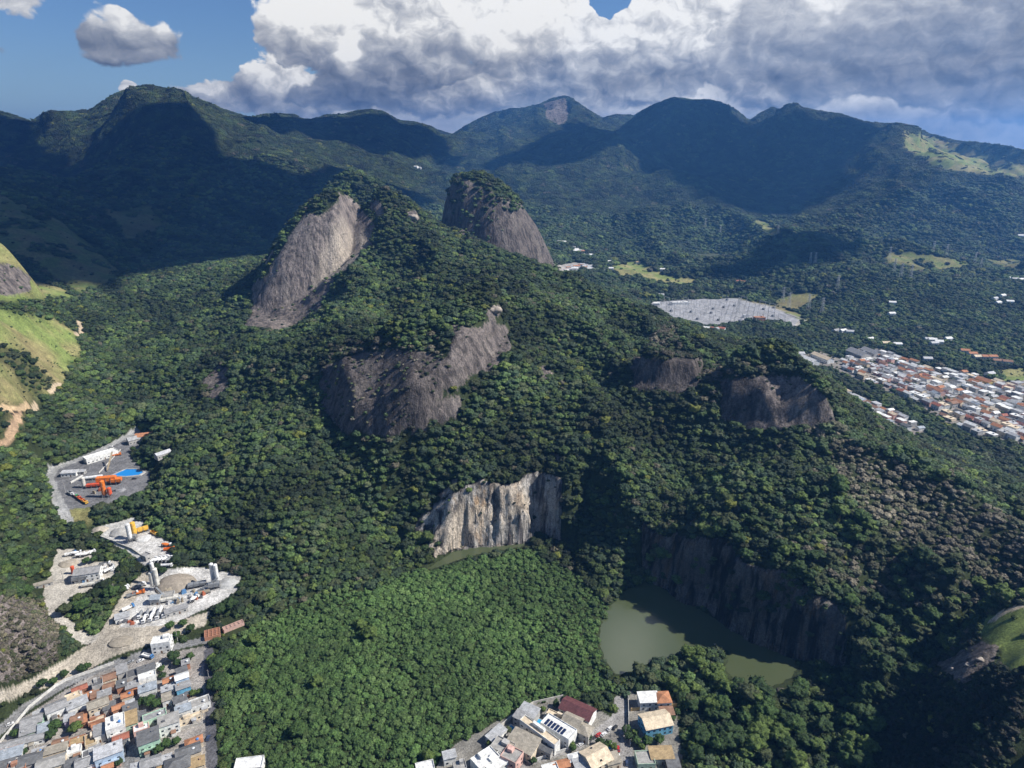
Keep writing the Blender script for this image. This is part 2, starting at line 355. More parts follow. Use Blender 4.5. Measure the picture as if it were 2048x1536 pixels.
for it in range(5):
    pu, pv, pd = project(XX, YY, HH)
    pvf = np.where(YY > 2300, pv, 9999)
    j = pvf.argmin(0); cols = np.arange(NS)
    tv = np.interp(pu[j, cols], sk_u, sk_v)
    dz_ = (pv[j, cols]-tv)*pd[j, cols]/FPX/math.cos(PITCH)*1.02
    yk = YY[j, cols]
    kk = np.exp(-(np.arange(-40, 41)/16.)**2); kk /= kk.sum(); ks_ = np.exp(-(np.arange(-3, 4)/1.2)**2); ks_ /= ks_.sum()
    sm_ = np.convolve(np.pad(dz_, 40, 'edge'), kk, 'valid'); yks = np.convolve(np.pad(yk, 40, 'edge'), kk, 'valid')
    rs_ = np.convolve(np.pad(dz_-sm_, 3, 'edge'), ks_, 'valid')
    HH = HH + sstep(.60, .93, YY/yks[None,:])*sm_[None,:] + sstep(.94, .995, YY/yk[None,:])*rs_[None,:]
def poly_mask(poly, X, Y):
    """points inside a polygon (vectorised even-odd)"""
    inside = np.zeros(X.shape, bool); n = len(poly)
    for i in range(n):
        x1, y1 = poly[i]; x2, y2 = poly[(i+1) % n]
        if y1 == y2: continue
        c = ((Y < y1) != (Y < y2)) & (X < (x2-x1)*(Y-y1)/(y2-y1)+x1)
        inside ^= c
    return inside
def poly_dist(poly, X, Y, closed=True):
    best = np.full(X.shape, 1e9); n = len(poly)
    for i in range(n if closed else n-1):
        x1, y1 = poly[i]; x2, y2 = poly[(i+1) % n]
        dx, dy = x2-x1, y2-y1; l = dx*dx+dy*dy+1e-9
        t = np.clip(((X-x1)*dx+(Y-y1)*dy)/l, 0, 1)
        best = np.minimum(best, np.hypot(X-x1-t*dx, Y-y1-t*dy))
    return best
def wpoly(pix, z): return [from_z(u, v, z)[:2] for u, v in pix]
def sdist(poly, X, Y):
    """signed distance, negative inside, only worked out near the polygon"""
    p = np.array(poly); m = 120
    box = (X > p[:,0].min()-m) & (X < p[:,0].max()+m) & (Y > p[:,1].min()-m) & (Y < p[:,1].max()+m)
    d = np.full(X.shape, 1e3)
    dd = poly_dist(poly, X[box], Y[box]); dd[poly_mask(poly, X[box], Y[box])] *= -1
    d[box] = dd
    return d
WATER_Z = -3.0
LAKE = wpoly([(1286,1166),(1318,1178),(1360,1205),(1410,1228),(1460,1262),(1500,1285),(1550,1304),(1575,1318),(1588,1335),(1578,1350),(1560,1362),(1520,1372),(1480,1364),(1462,1344),(1462,1300),(1440,1285),(1410,1292),(1380,1296),(1340,1310),(1300,1318),(1262,1338),(1240,1348),(1215,1320),(1205,1270),(1218,1225),(1250,1188)], WATER_Z)
POND = wpoly([(905,1104),(945,1096),(1000,1092),(1060,1086),(1062,1092),(1000,1102),(950,1112),(915,1122),(870,1138),(848,1142)], WATER_Z)
QLAKE = wpoly([(1283,1160),(1318,1176),(1360,1202),(1410,1226),(1460,1260),(1500,1284),(1560,1306),(1630,1330),(1672,1340),(1700,1345),(1660,1400),(1400,1400),(1240,1380),(1195,1300),(1205,1210)], WATER_Z)
QROCK = wpoly([(832,1140),(870,1120),(905,1100),(950,1096),(1000,1091),(1062,1084),(1075,1065),(1120,1085),(1148,1090),(1152,1135),(1150,1200),(1000,1260),(820,1200)], WATER_Z)
def cut(poly, z, w, H, jag=6.):
    """quarry floor with a steep wall of width w around it"""
    d = sdist(poly, XX, YY)
    near = d < 90
    dj = d + near*((fbm(XX/9, YY/9, 3, 71)-.5)*jag+(fbm(XX/34, YY/34, 2, 73)-.5)*jag*2.4)
    k = sstep(0, 1, dj/w)
    k = np.where(d < 0, 0, np.clip(dj/w, 0, 1)**.8)
    lg = fbm(XX/16, YY/16, 2, 75)*5; k = np.clip(k+.055*np.sin(k*2*math.pi*3.2+lg)*np.minimum(1, 4*k*(1-k)), 0, 1)
    return np.where(near, z+(H-z)*k, H)
# rock domes added on the ridge
def dome(cx, cy, top, drop, fr, pw, prof=None):
    """fr(theta) radius by direction, pw(theta) power of the profile"""
    dx, dy = XX-cx, YY-cy; d = np.hypot(dx, dy); th = np.arctan2(dy, dx)
    return top-drop*np.minimum(d/fr(th), 1.6)**pw(th)
def angmix(th, vals):
    """periodic smooth interpolation of values given at equal angles starting at +X, counter clockwise"""
    n = len(vals); t = (th/(2*math.pi)*n) % n; i = t.astype(int) % n; f = t-np.floor(t); f = f*f*(3-2*f)
    v = np.array(vals, float); return v[i]*(1-f)+v[(i+1) % n]*f
D1 = from_y(675, 378, 1165); D2 = from_y(948, 347, 1340); D3 = from_y(705, 345, 1560)
warp = (fbm(XX/22, YY/22, 3, 81)-.5)*12
d1 = dome(D1[0], D1[1], D1[2], 178, lambda t: angmix(t, [70,150,150,150,160,175,118,60])+warp, lambda t: angmix(t, [1.4,1.4,1.5,1.5,1.45,1.7,2.2,1.7]))
d2 = dome(D2[0], D2[1], D2[2], 200, lambda t: angmix(t, [168,150,130,90,76,80,100,145])+warp*.6, lambda t: angmix(t, [2.0,2,2,3,4.2,4,3.2,2.5]))
d3 = dome(D3[0], D3[1], D3[2], 200, lambda t: angmix(t, [230,200,200,170,140,130,150,200])+warp, lambda t: angmix(t, [1.6,1.6,1.6,1.7,2,2,2,1.7]))
def smax(a, b, k):
    h = np.clip(.5+.5*(a-b)/k, 0, 1); return b+(a-b)*h+k*h*(1-h)
BASE0 = HH.copy()
for dm in (d1, d2, d3): HH = smax(dm, HH, 5.0)
DOMEM = np.maximum.reduce([d1, d2])-BASE0
# mid slope outcrop: bulge with a steep lower edge
OUT = [from_y(u, v, y)[:2] for u, v, y in [(652,800,655),(665,845,600),(720,862,575),(860,866,572),(930,830,598),(985,745,652),(1018,700,690),(1022,655,728),(1000,625,762),(930,660,740),(860,680,715),(780,690,700),(700,700,700),(660,740,690)]]
dO = sdist(OUT, XX, YY)
HH = HH + np.where(dO < 0, 38*sstep(0, 1, -dO/26.)**.7*(1-.35*sstep(0, 60, -dO)), 0)
# two smaller crags on the right hand ridge
def crag(pix, hgt, w):
    global HH
    P_ = [from_y(u, v, y)[:2] for u, v, y in pix]
    d = sdist(P_, XX, YY)
    HH = HH + np.where(d < 0, hgt*sstep(0, 1, -d/w)**.6, 0)
CREST = [from_y(u, v, y)[:2] for u, v, y in [(1120,565,1040),(1180,600,960),(1250,632,860),(1350,690,745),(1400,728,690),(1500,740,640),(1570,760,600),(1670,850,545),(1750,930,500),(1850,975,475),(1950,1020,440),(2048,1085,400),(2150,1150,370)]]
bx_ = (YY > 330) & (YY < 1150) & (XX > 0) & (XX < 420); dc_ = np.full(HH.shape, 1e3); dc_[bx_] = poly_dist(CREST, XX[bx_], YY[bx_], False)
HH = HH + 9*np.exp(-(dc_/17.)**2)
bw_ = from_y(1440, 930, 545); HH = HH - 11*np.exp(-(((XX-bw_[0])/45)**2+((YY-bw_[1])/38)**2))
crag([(1262,778,632),(1330,790,622),(1395,795,618),(1410,735,680),(1370,705,725),(1290,710,720)], 20, 10)
crag([(1440,830,585),(1540,850,562),(1600,860,550),(1668,852,546),(1660,800,580),(1590,752,620),(1500,735,640),(1440,760,635)], 11, 10)
PU, PV, PD = project(XX, YY, HH)
mid = np.exp(-((PU-1215)/55)**2)+np.exp(-((PU-1180)/30)**2)*.3          # wooded rib between the two quarries
HH = cut(QLAKE, WATER_Z-1.5, 11+30*np.clip(mid, 0, 1), HH, 7)
HH = cut(QROCK, WATER_Z+1.5, 12+34*np.clip(mid, 0, 1)+22*sstep(900, 830, PU), HH, 8)
HH = np.where(sdist(POND, XX, YY) < 0, WATER_Z-1.5, HH)
dl_ = sdist(LAKE, XX, YY)
HH = np.where((dl_ > 0) & (sdist(QLAKE, XX, YY) < 6) & (HH < .5), WATER_Z-.5+np.clip((dl_+(fbm(XX/7, YY/7, 3, 79)-.5)*7)*.22, -.3, 3.2), HH)
# level pads
def pad(poly, z, w):
    global HH
    d = sdist(poly, XX, YY); k = sstep(0, w, d)
    HH = np.where(d < w, z+(HH-z)*k, HH)
P_SUB = wpoly([(1300,604),(1350,600),(1470,597),(1540,610),(1600,640),(1590,655),(1500,658),(1420,652),(1350,640),(1310,618)], 6)
P_TOWN = wpoly([(1590,700),(1760,690),(2060,745),(2150,900),(1900,895),(1740,850),(1620,770)], 4)
P_FAV = wpoly([(-40,1560),(20,1440),(120,1360),(230,1310),(420,1275),(430,1560)], 2)
P_PL1 = wpoly([(225,1262),(262,1190),(320,1140),(390,1133),(482,1152),(476,1180),(400,1222),(330,1256),(240,1285)], 6)
P_PL2 = wpoly([(182,1058),(265,1035),(300,1060),(345,1090),(350,1128),(300,1125),(245,1098)], 13)
P_PL3 = wpoly([(85,1190),(115,1098),(180,1100),(240,1120),(232,1150),(175,1180),(120,1235)], 9)
P_PL4 = wpoly([(97,945),(180,905),(280,862),(296,875),(270,910),(300,945),(298,975),(180,1015),(120,1018)], 25)
P_VIL = wpoly([(815,1560),(930,1490),(1050,1400),(1180,1395),(1260,1375),(1375,1380),(1380,1560)], 0)
for p_, z_, w_ in ((P_SUB,6,60),(P_TOWN,4,60),(P_FAV,2,25),(P_PL1,6,18),(P_PL2,13,15),(P_PL3,9,18),(P_PL4,25,16),(P_VIL,0,20)):
    pad(p_, z_, w_)

def ground(x, y):
    """terrain height at world x, y (bilinear in the grid)"""
    x = np.asarray(x, float); y = np.asarray(y, float)
    fs = np.clip((x/y-S1[0])/(S1[1]-S1[0]), 0, NS-1.001); fl = np.clip((np.log(y)-L1[0])/(L1[1]-L1[0]), 0, NL-1.001)
    i = fs.astype(int); j = fl.astype(int); a = fs-i; b = fl-j
    return (HH[j,i]*(1-a)+HH[j,i+1]*a)*(1-b)+(HH[j+1,i]*(1-a)+HH[j+1,i+1]*a)*b
def hit(u, v, off=0.0, y0=180.):
    """first terrain point under a pixel of the photograph; off lifts the surface (roof height)"""
    d = pxdir(u, v); ys = np.exp(np.linspace(math.log(y0), math.log(9000.), 5000)); t = ys/d.y
    z = CAMH+t*d.z; g = ground(t*d.x, ys)+off
    lo = z < g
    if lo[0]: lo[:np.argmin(lo)] = False          # started inside a hill: look for the next one
    k = np.argmax(lo)
    if k == 0: return (float(t[-1]*d.x), float(ys[-1]), float(g[-1]-off))
    f = (z[k-1]-g[k-1])/((z[k-1]-g[k-1])-(z[k]-g[k])+1e-9); y = ys[k-1]+(ys[k]-ys[k-1])*f
    x = y/d.y*d.x
    return (float(x), float(y), float(ground(x, y)))

# ------------------------------------------------------------ terrain mesh
def grid_mesh(name, X, Y, Z):
    nl, ns = X.shape
    me = bpy.data.meshes.new(name)
    co = np.stack([X, Y, Z], -1).reshape(-1, 3).astype(np.float32)
    idx = np.arange(nl*ns).reshape(nl, ns)
    q = np.stack([idx[:-1,:-1], idx[:-1,1:], idx[1:,1:], idx[1:,:-1]], -1).reshape(-1, 4).astype(np.int32)
    me.vertices.add(len(co)); me.vertices.foreach_set('co', co.ravel())
    me.loops.add(q.size); me.loops.foreach_set('vertex_index', q.ravel())
    me.polygons.add(len(q)); me.polygons.foreach_set('loop_start', np.arange(0, q.size, 4, dtype=np.int32))
    me.polygons.foreach_set('use_smooth', np.ones(len(q), bool))
    me.update(calc_edges=True)
    return me
# image position of every terrain vertex, used to look up what covers it
PU, PV, PD = project(XX, YY, HH)
gy_, gl_ = np.gradient(HH)
dzdx = gl_/((S1[1]-S1[0])*YY); dzdl = gy_/(L1[1]-L1[0]); dzdy = (dzdl-XX*dzdx)/YY
SLOPE = np.hypot(dzdx, dzdy)
jit = fbm(PU/26, PV/26, 3, 91)-.5; jit2 = fbm(PU/26+50, PV/26, 3, 92)-.5
JU, JV = PU+jit*22, PV+jit2*16                      # ragged edges
def pm(poly, y0=0, y1=1e5, rag=1.0):
    m = poly_mask(poly, PU*(1-rag)+JU*rag, PV*(1-rag)+JV*rag)
    return m & (YY > y0) & (YY < y1)
# --- bare rock
ROCK = np.zeros(HH.shape)
ROCKS = [([(490,655),(505,610),(530,560),(560,505),(590,455),(612,425),(640,432),(668,412),(700,408),(722,414),(738,440),(746,492),(722,505),(700,540),(672,552),(655,590),(640,620),(600,640),(580,665),(530,660)], 880, 1320, .35),
 ([(886,420),(892,380),(915,352),(950,368),(985,385),(1005,400),(1045,405),(1075,450),(1100,510),(1118,565),(1060,560),(1000,540),(950,500),(915,460),(895,440)], 1150, 1500, .3),
 ([(905,650),(955,655),(985,640),(1015,660),(1020,690),(1000,725),(980,742),(940,752),(925,768),(880,780),(860,760),(900,700)], 600, 850, .6),
 ([(640,740),(690,712),(760,700),(830,700),(880,710),(900,740),(880,790),(850,860),(760,872),(680,862),(640,810)], 540, 800, .6),
 ([(978,615),(1000,610),(1003,625),(985,638),(968,634)], 600, 850, .3), ([(812,424),(830,420),(842,440),(822,448)], 1000, 1300, .2),
 ([(740,398),(757,400),(768,425),(757,432),(742,418)], 1000, 1300, .2), ([(715,430),(735,432),(752,455),(748,462),(725,445)], 1000, 1300, .2),
 ([(1262,715),(1300,715),(1400,715),(1405,760),(1375,790),(1265,780)], 560, 760, .8),
 ([(1440,762),(1520,752),(1600,752),(1652,795),(1676,842),(1640,852),(1600,856),(1530,864),(1445,838)], 520, 690, .5),
 ([(-60,1185),(20,1190),(80,1215),(118,1270),(112,1320),(60,1345),(-60,1390)], 300, 460, .5),
 ([(-60,522),(20,525),(58,550),(62,582),(30,590),(-60,590)], 700, 1100, .5),
 ([(890,795),(925,790),(915,830),(880,850),(860,830)], 540, 700, .6), ([(405,770),(430,730),(462,735),(455,780),(420,800)], 700, 900, .9),
 ([(1075,735),(1090,730),(1110,750),(1085,760)], 560, 800, .5), ([(1085,205),(1135,195),(1138,235),(1120,250),(1100,240)], 4000, 6000, .5),
 ([(1870,1330),(1960,1285),(2000,1290),(1990,1320),(1960,1345),(1920,1370)], 150, 400, 1.0)]
for poly, y0, y1, rag in ROCKS: ROCK[pm(poly, y0, y1, rag)] = 1
dq = np.minimum(sdist(QLAKE, XX, YY), sdist(QROCK, XX, YY))
quarry = (dq > -2) & (dq < 34) & (SLOPE > .8) & (((PU > 826) & (PU < 1124)) | ((PU > 1284) & (PU < 1690)))
ROCK[quarry] = 1
ROCK[(SLOPE > 1.6) & (DOMEM > -5) & (YY > 900) & (YY < 1600)] = 1
def blur(M, k=1):
    for _ in range(k):
        M = (M+np.roll(M,1,0)+np.roll(M,-1,0)+np.roll(M,1,1)+np.roll(M,-1,1))/5
    return M
# --- open grass
GRASS = np.zeros(HH.shape)
GR = [([(-80,470),(0,478),(60,500),(70,530),(100,560),(152,598),(100,600),(60,600),(-80,600)], 700, 1150, .5, 1),
 ([(-80,610),(0,618),(60,630),(110,640),(150,668),(160,700),(150,740),(120,775),(60,810),(-80,830)], 560, 1050, .6, 1),
 ([(1805,262),(1850,270),(1890,282),(1960,300),(2048,330),(2200,380),(2060,356),(1985,350),(1900,342),(1850,318),(1812,300)], 2200, 4200, .4, .9),
 ([(1770,505),(1840,505),(1900,515),(1960,530),(1900,540),(1830,548),(1770,530)], 1300, 2300, .5, .6), ([(1970,518),(2048,520),(2048,545),(1990,535)], 1300, 2300, .5, .6),
 ([(1222,532),(1260,522),(1300,530),(1330,552),(1400,560),(1380,572),(1300,562),(1240,552)], 1300, 2300, .4, 1),
 ([(1545,600),(1600,585),(1640,590),(1600,622),(1560,615)], 1000, 1900, .5, .7), ([(1450,597),(1480,597),(1560,614),(1620,635),(1610,645),(1540,612)], 1000, 1700, .1, 1),
 ([(1560,460),(1575,462),(1550,478),(1500,440),(1520,440)], 1800, 2700, .5, .7),
 ([(1960,1235),(2048,1212),(2140,1200),(2140,1345),(2000,1335),(2005,1295),(1965,1275)], 150, 420, .4, .9),
 ([(128,1030),(135,990),(180,1012),(210,1005),(190,1040),(158,1052)], 450, 700, .1, .8), ([(145,930),(180,915),(235,925),(225,938)], 450, 800, 0, .8),
 ([(0,860),(20,830),(60,820),(40,850),(0,890),(-60,900),(-60,850)], 450, 800, .3, .8), ([(-80,390),(0,390),(120,440),(250,550),(160,590),(60,520),(-80,470)], 1100, 1700, .5, .5),
 ([(210,420),(300,410),(330,450),(250,480)], 1500, 2600, 1, .4), ([(2000,740),(2048,735),(2060,780),(2010,775)], 800, 1100, .1, 1)]
for poly, y0, y1, rag, w in GR: GRASS[pm(poly, y0, y1, rag)] = w
# shrubs creep into the grass
GRASS *= np.where((fbm(XX/45, YY/45, 4, 101) > .66) & (YY > 420), .25, 1)
# --- dusty or paved open ground
OPEN = np.zeros(HH.shape); OCOL = np.zeros(HH.shape+(3,))
SAND, CONC, ASPH, PALE, EARTH = (.38,.34,.28), (.33,.32,.30), (.17,.17,.175), (.46,.45,.43), (.30,.20,.12)
OP = [([(225,1262),(262,1190),(300,1148),(330,1138),(390,1133),(440,1140),(482,1152),(476,1180),(440,1205),(400,1222),(330,1256),(240,1285)], PALE),
 ([(182,1058),(265,1035),(285,1040),(300,1060),(345,1090),(350,1128),(330,1135),(290,1130),(245,1098)], PALE), ([(85,1190),(115,1098),(180,1100),(190,1125),(240,1120),(232,1150),(195,1172),(140,1200),(120,1225),(180,1270),(210,1262),(200,1285),(160,1290),(120,1250),(95,1228)], (.42,.39,.34)),
 ([(97,965),(98,945),(180,905),(280,862),(296,875),(262,915),(285,935),(300,945),(296,975),(240,1000),(180,1015),(120,1018),(104,985)], (.15,.15,.155)),
 ([(270,1255),(330,1250),(420,1222),(410,1250),(330,1280),(230,1310),(140,1360),(60,1385),(-40,1420),(-40,1395),(60,1360),(120,1325),(190,1282),(210,1250),(250,1180),(290,1140),(310,1140),(270,1200),(240,1255)], SAND),
 ([(1300,604),(1350,600),(1470,597),(1540,612),(1600,640),(1590,655),(1560,640),(1500,640),(1420,652),(1350,640),(1310,618)], (.30,.30,.31)),
 ([(-60,1560),(40,1440),(130,1380),(230,1325),(420,1290),(430,1560)], (.27,.25,.23)),
 ([(1595,712),(1640,702),(1690,722),(1700,698),(1760,696),(1800,712),(1850,732),(1900,740),(1950,748),(1995,764),(2060,760),(2160,785),(2160,905),(2060,892),(1950,876),(1895,846),(1850,820),(1795,794),(1740,771),(1668,738)], (.221,.20,.18)), ([(1616,744),(1640,748),(1692,778),(1745,801),(1802,831),(1855,864),(1830,872),(1760,850),(1700,819),(1645,782)], (.221,.20,.18)),
 ([(890,1500),(1050,1412),(1110,1398),(1170,1405),(1235,1440),(1258,1380),(1350,1400),(1370,1560),(860,1560)], (.20,.19,.17)),
 ([(1115,530),(1150,525),(1190,535),(1180,542),(1120,545)], (.3,.28,.26))]
for poly, col in OP:
    k = poly_mask(poly, PU*.85+JU*.15, PV*.85+JV*.15) & (YY < 2300) & ((YY > 690) | (col[0] != .221))
    OPEN[k] = 1; OCOL[k] = col
# roads and paths (pixel polyline, half width in metres, colour)
def strip(pix, w, col, zoff=0, rag=0, yr=(0, 1e5)):
    P_ = [hit(u, v)[:2] for u, v in pix]
    p = np.array(P_); m = w+6
    box = (XX > p[:,0].min()-m) & (XX < p[:,0].max()+m) & (YY > p[:,1].min()-m) & (YY < p[:,1].max()+m)
    d = poly_dist(P_, XX[box], YY[box], False)+(fbm(XX[box]/8, YY[box]/8, 2, 111)-.5)*rag
    k = np.zeros(HH.shape, bool); k[box] = d < w
    OPEN[k] = 1; OCOL[k] = col
    return P_
strip([(158,643),(162,655),(155,672)], 2.6, (.45,.36,.25)); strip([(125,765),(100,785),(70,805),(55,812)], 1.6, (.45,.36,.25), rag=2)
strip([(0,815),(30,815),(55,816),(60,812)], 1.8, (.45,.33,.2), rag=2); strip([(42,825),(25,860),(0,885),(-30,930)], 1.8, (.36,.25,.16), rag=3)
strip([(2060,1210),(2030,1216),(2005,1225),(1985,1240)], 2.0, (.45,.38,.28), rag=1.5)
strip([(1475,600),(1540,614),(1590,632),(1615,642)], 3, (.33,.31,.28)); strip([(1600,640),(1595,652),(1570,658)], 4, (.36,.34,.3))
strip([(1810,262),(1850,285),(1900,320)], 8, (.16,.18,.06), rag=5)
STREETS = []
for pix, w, col in [([(275,862),(205,898),(150,922),(108,938),(98,958),(112,995),(135,1042)], 4.2, (.30,.30,.295)),
    ([(-20,1472),(60,1410),(130,1368),(200,1338),(300,1305),(400,1282),(425,1280)], 3.6, (.19,.19,.19)),
    ([(417,1300),(420,1400),(424,1560)], 3.0, (.10,.10,.11)), ([(318,1530),(252,1500),(232,1450)], 2.6, (.2,.2,.2)), ([(262,1560),(255,1480)], 2.6, (.2,.2,.2)),
    ([(960,1560),(1060,1520),(1150,1490),(1205,1462),(1232,1440),(1245,1415)], 3.6, (.26,.25,.24)), ([(1256,1560),(1250,1470),(1243,1430),(1238,1400)], 3.4, (.25,.24,.23))]:
    STREETS.append(strip(pix, w, col))
OPEN = blur(OPEN, 1); ROCK = blur(ROCK, 1)
GRASSB = blur(GRASS, 2)
# --- albedo of whatever shows between the trees
n1 = fbm(XX/35, YY/35, 4, 121)[..., None]; n2 = fbm(XX/6, YY/6, 3, 131)[..., None]; n3 = fbm(XX/90, YY/90, 3, 141)[..., None]
GREENH = poly_mask([(1940,1190),(2200,1180),(2200,1360),(1990,1345),(1950,1290)], PU, PV) & (YY < 420)
soil = np.array((.030,.040,.016))*(0.7+.6*n2)
dryg = np.array((.25,.23,.10)); freshg = np.array((.16,.205,.06)); brown = np.array((.19,.14,.08))
g = freshg+(dryg-freshg)*sstep(.35, .65, n1)
g = g+(brown-g)*sstep(.58, .75, n3)*.6
g = np.where(GREENH[..., None], freshg*.9, g)*(.65+.7*n2)
alb = soil+(g-soil)*np.clip(GRASSB, 0, 1)[..., None]
o = OCOL*(.70+.6*n2)*(.8+.4*n1)
alb = np.where(OPEN[..., None] > .5, o, alb)
lakebed = (sdist(QLAKE, XX, YY) < 0)
ca = TERR = grid_mesh('terrain', XX, YY, HH)
def add_attr(me, name, typ, arr):
    a = me.attributes.new(name, typ, 'POINT')
    a.data.foreach_set('color' if typ == 'FLOAT_COLOR' else 'vector' if typ == 'FLOAT_VECTOR' else 'value', np.ascontiguousarray(arr, np.float32 if typ != 'INT' else np.int32).ravel())
add_attr(TERR, 'alb', 'FLOAT_COLOR', np.concatenate([alb, np.ones(HH.shape+(1,))], -1))
add_attr(TERR, 'rock', 'FLOAT', ROCK)
# pale and dark zones of the rock: x = beige amount
beige = np.zeros(HH.shape)
for poly, y0, y1, w in [([(640,480),(668,430),(735,440),(742,490),(700,535),(660,560),(625,590),(612,560),(630,520)], 880, 1320, .62), ([(925,680),(1010,665),(1015,690),(985,730),(940,740)], 600, 850, .35),
     ([(835,1150),(880,1050),(940,990),(945,1080),(880,1130)], 400, 620, .75), ([(945,985),(1000,955),(1100,955),(1090,1080),(950,1095)], 400, 620, .42), ([(920,370),(930,440),(912,440),(905,400)], 1150, 1500, .8), ([(985,480),(1020,480),(1030,540),(990,520)], 1150, 1500, .35)]:
    beige[pm(poly, y0, y1, .5)] = w
beige[dq > -2] = np.maximum(beige, 0)[dq > -2]
add_attr(TERR, 'beige', 'FLOAT', blur(beige, 14))
add_attr(TERR, 'cut', 'FLOAT', blur(quarry.astype(float), 2))
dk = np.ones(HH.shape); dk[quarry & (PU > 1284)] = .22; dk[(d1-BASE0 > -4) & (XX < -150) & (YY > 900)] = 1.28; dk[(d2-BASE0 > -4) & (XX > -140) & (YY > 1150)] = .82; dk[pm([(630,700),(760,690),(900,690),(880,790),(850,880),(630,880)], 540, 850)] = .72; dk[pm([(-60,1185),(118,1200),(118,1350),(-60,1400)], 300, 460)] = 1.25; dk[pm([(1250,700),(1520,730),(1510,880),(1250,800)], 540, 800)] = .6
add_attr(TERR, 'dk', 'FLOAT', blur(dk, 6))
tm, nt = new_mat('terrain')
pos = nt.n('ShaderNodeNewGeometry').outputs['Position']
al = nt.attr('alb').outputs['Color']; rk = nt.attr('rock').outputs['Fac']; bg = nt.attr('beige').outputs['Fac']; ct = nt.attr('cut').outputs['Fac']
ps = nt.mapping(pos, (.16, .16, .010))                 # vertical water streaks
st = nt.noise(ps, 1.0, 5, .6); st2 = nt.noise(nt.mapping(pos, (.05, .05, .006), (7, 3, 1)), 1, 4, .55)
sp = nt.noise(nt.mapping(pos, (.35, .35, .16)), 1, 5, .7); big = nt.noise(nt.mapping(pos, (.02, .02, .012)), 1, 3, .5)
rc = nt.mix(nt.ramp(st, .35, .62), (.066,.058,.055), (.185,.160,.148))
rc = nt.mix(nt.m('MULTIPLY', nt.ramp(st2, .5, .66), .55), rc, (.235,.21,.19))
rc = nt.mix(nt.m('MULTIPLY', nt.ramp(nt.m('MULTIPLY', bg, nt.m('ADD', st2, nt.m('MULTIPLY', sp, .6))), .22, .55), .9), rc, (.34,.30,.25))
# quarried faces: blocky grey, rust and dark stains
blk = nt.vor(nt.mapping(pos, (.11, .11, .07)), 1, 'F1', 2, .6, 'Color')
blv = nt.v('DOT_PRODUCT', blk, (.4, .3, .3))
q = nt.mix(nt.ramp(blv, .3, .8), (.13,.13,.13), (.42,.40,.37))
q = nt.mix(nt.ramp(nt.noise(nt.mapping(pos, (.10,.10,.006), (3,9,2)), 1, 4, .6), .48, .60), q, (.055,.055,.06))
q = nt.mix(nt.m('MULTIPLY', nt.ramp(nt.noise(nt.mapping(pos, (.09,.09,.012), (13,1,2)), 1, 4, .6), .54, .68), .7), q, (.40,.27,.15))
q = nt.mix(nt.m('MULTIPLY', nt.ramp(nt.m('MULTIPLY', bg, nt.m('ADD', blv, sp)), .35, .7), .8), q, (.52,.45,.36))
rc = nt.mix(ct, rc, q)
rc = nt.mix(nt.m('MULTIPLY', nt.ramp(sp, .53, .66), .55), rc, (.050,.052,.036))      # lichen and tufts
rc = nt.mix(nt.m('MULTIPLY', nt.ramp(sp, .42, .30), .45), rc, (.24,.22,.205))
crk = nt.vor(nt.mapping(pos, (.055, .055, .006), (5, 2, 0)), 1, 'DISTANCE_TO_EDGE', 1, .5)
rc = nt.mix(nt.ramp(crk, .03, .0, 0, .35), rc, (.03,.028,.028))
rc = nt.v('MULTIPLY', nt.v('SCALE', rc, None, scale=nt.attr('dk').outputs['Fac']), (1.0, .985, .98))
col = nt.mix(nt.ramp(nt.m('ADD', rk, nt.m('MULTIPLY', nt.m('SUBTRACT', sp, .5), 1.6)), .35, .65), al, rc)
fine = nt.noise(pos, .9, 4, .65)
col = nt.mix(nt.ramp(fine, .3, .7), nt.v('SCALE', col, None, scale=.62), nt.v('SCALE', col, None, scale=1.32))
medn = nt.noise(pos, .22, 3, .6)
col = nt.mix(nt.ramp(medn, .35, .65), nt.v('SCALE', col, None, scale=.85), nt.v('SCALE', col, None, scale=1.12))
h = nt.m('ADD', nt.m('MULTIPLY', st, 3.6), nt.m('MULTIPLY', sp, 2.2))
h = nt.m('ADD', h, nt.m('MULTIPLY', nt.m('MULTIPLY', blv, ct), 5.0))
h = nt.mixf(rk, nt.m('MULTIPLY', fine, .5), h)
finish(nt, col, .93, h, 1.0, 1.0, spec=.15)
TERR.materials.append(tm)
ob = bpy.data.objects.new('terrain', TERR); C.objects.link(ob); ob['kind'] = 'structure'

def box_obj(name, x0, x1, y0, y1, z0, z1, mat):
    bm = bmesh.new(); bmesh.ops.create_cube(bm, size=1)
    for v in bm.verts: v.co = ((x0+x1)/2+v.co.x*(x1-x0), (y0+y1)/2+v.co.y*(y1-y0), (z0+z1)/2+v.co.z*(z1-z0))
    me = bpy.data.meshes.new(name); bm.to_mesh(me); bm.free()
    o = bpy.data.objects.new(name, me); C.objects.link(o); me.materials.append(mat); return o
# plain beyond and below the modelled relief
gm, nt = new_mat('plain'); p_ = nt.n('ShaderNodeNewGeometry').outputs['Position']
finish(nt, nt.mix(nt.noise(p_, .01, 5, .6), (.03,.04,.016), (.08,.09,.04)), .95)
me = bpy.data.meshes.new('ground'); me.from_pydata([(-13000,-3000,-14),(13000,-3000,-14),(13000,11000,-14),(-13000,11000,-14)], [], [(0,1,2,3)]); me.materials.append(gm)
o = bpy.data.objects.new('ground', me); C.objects.link(o); o['kind'] = 'structure'
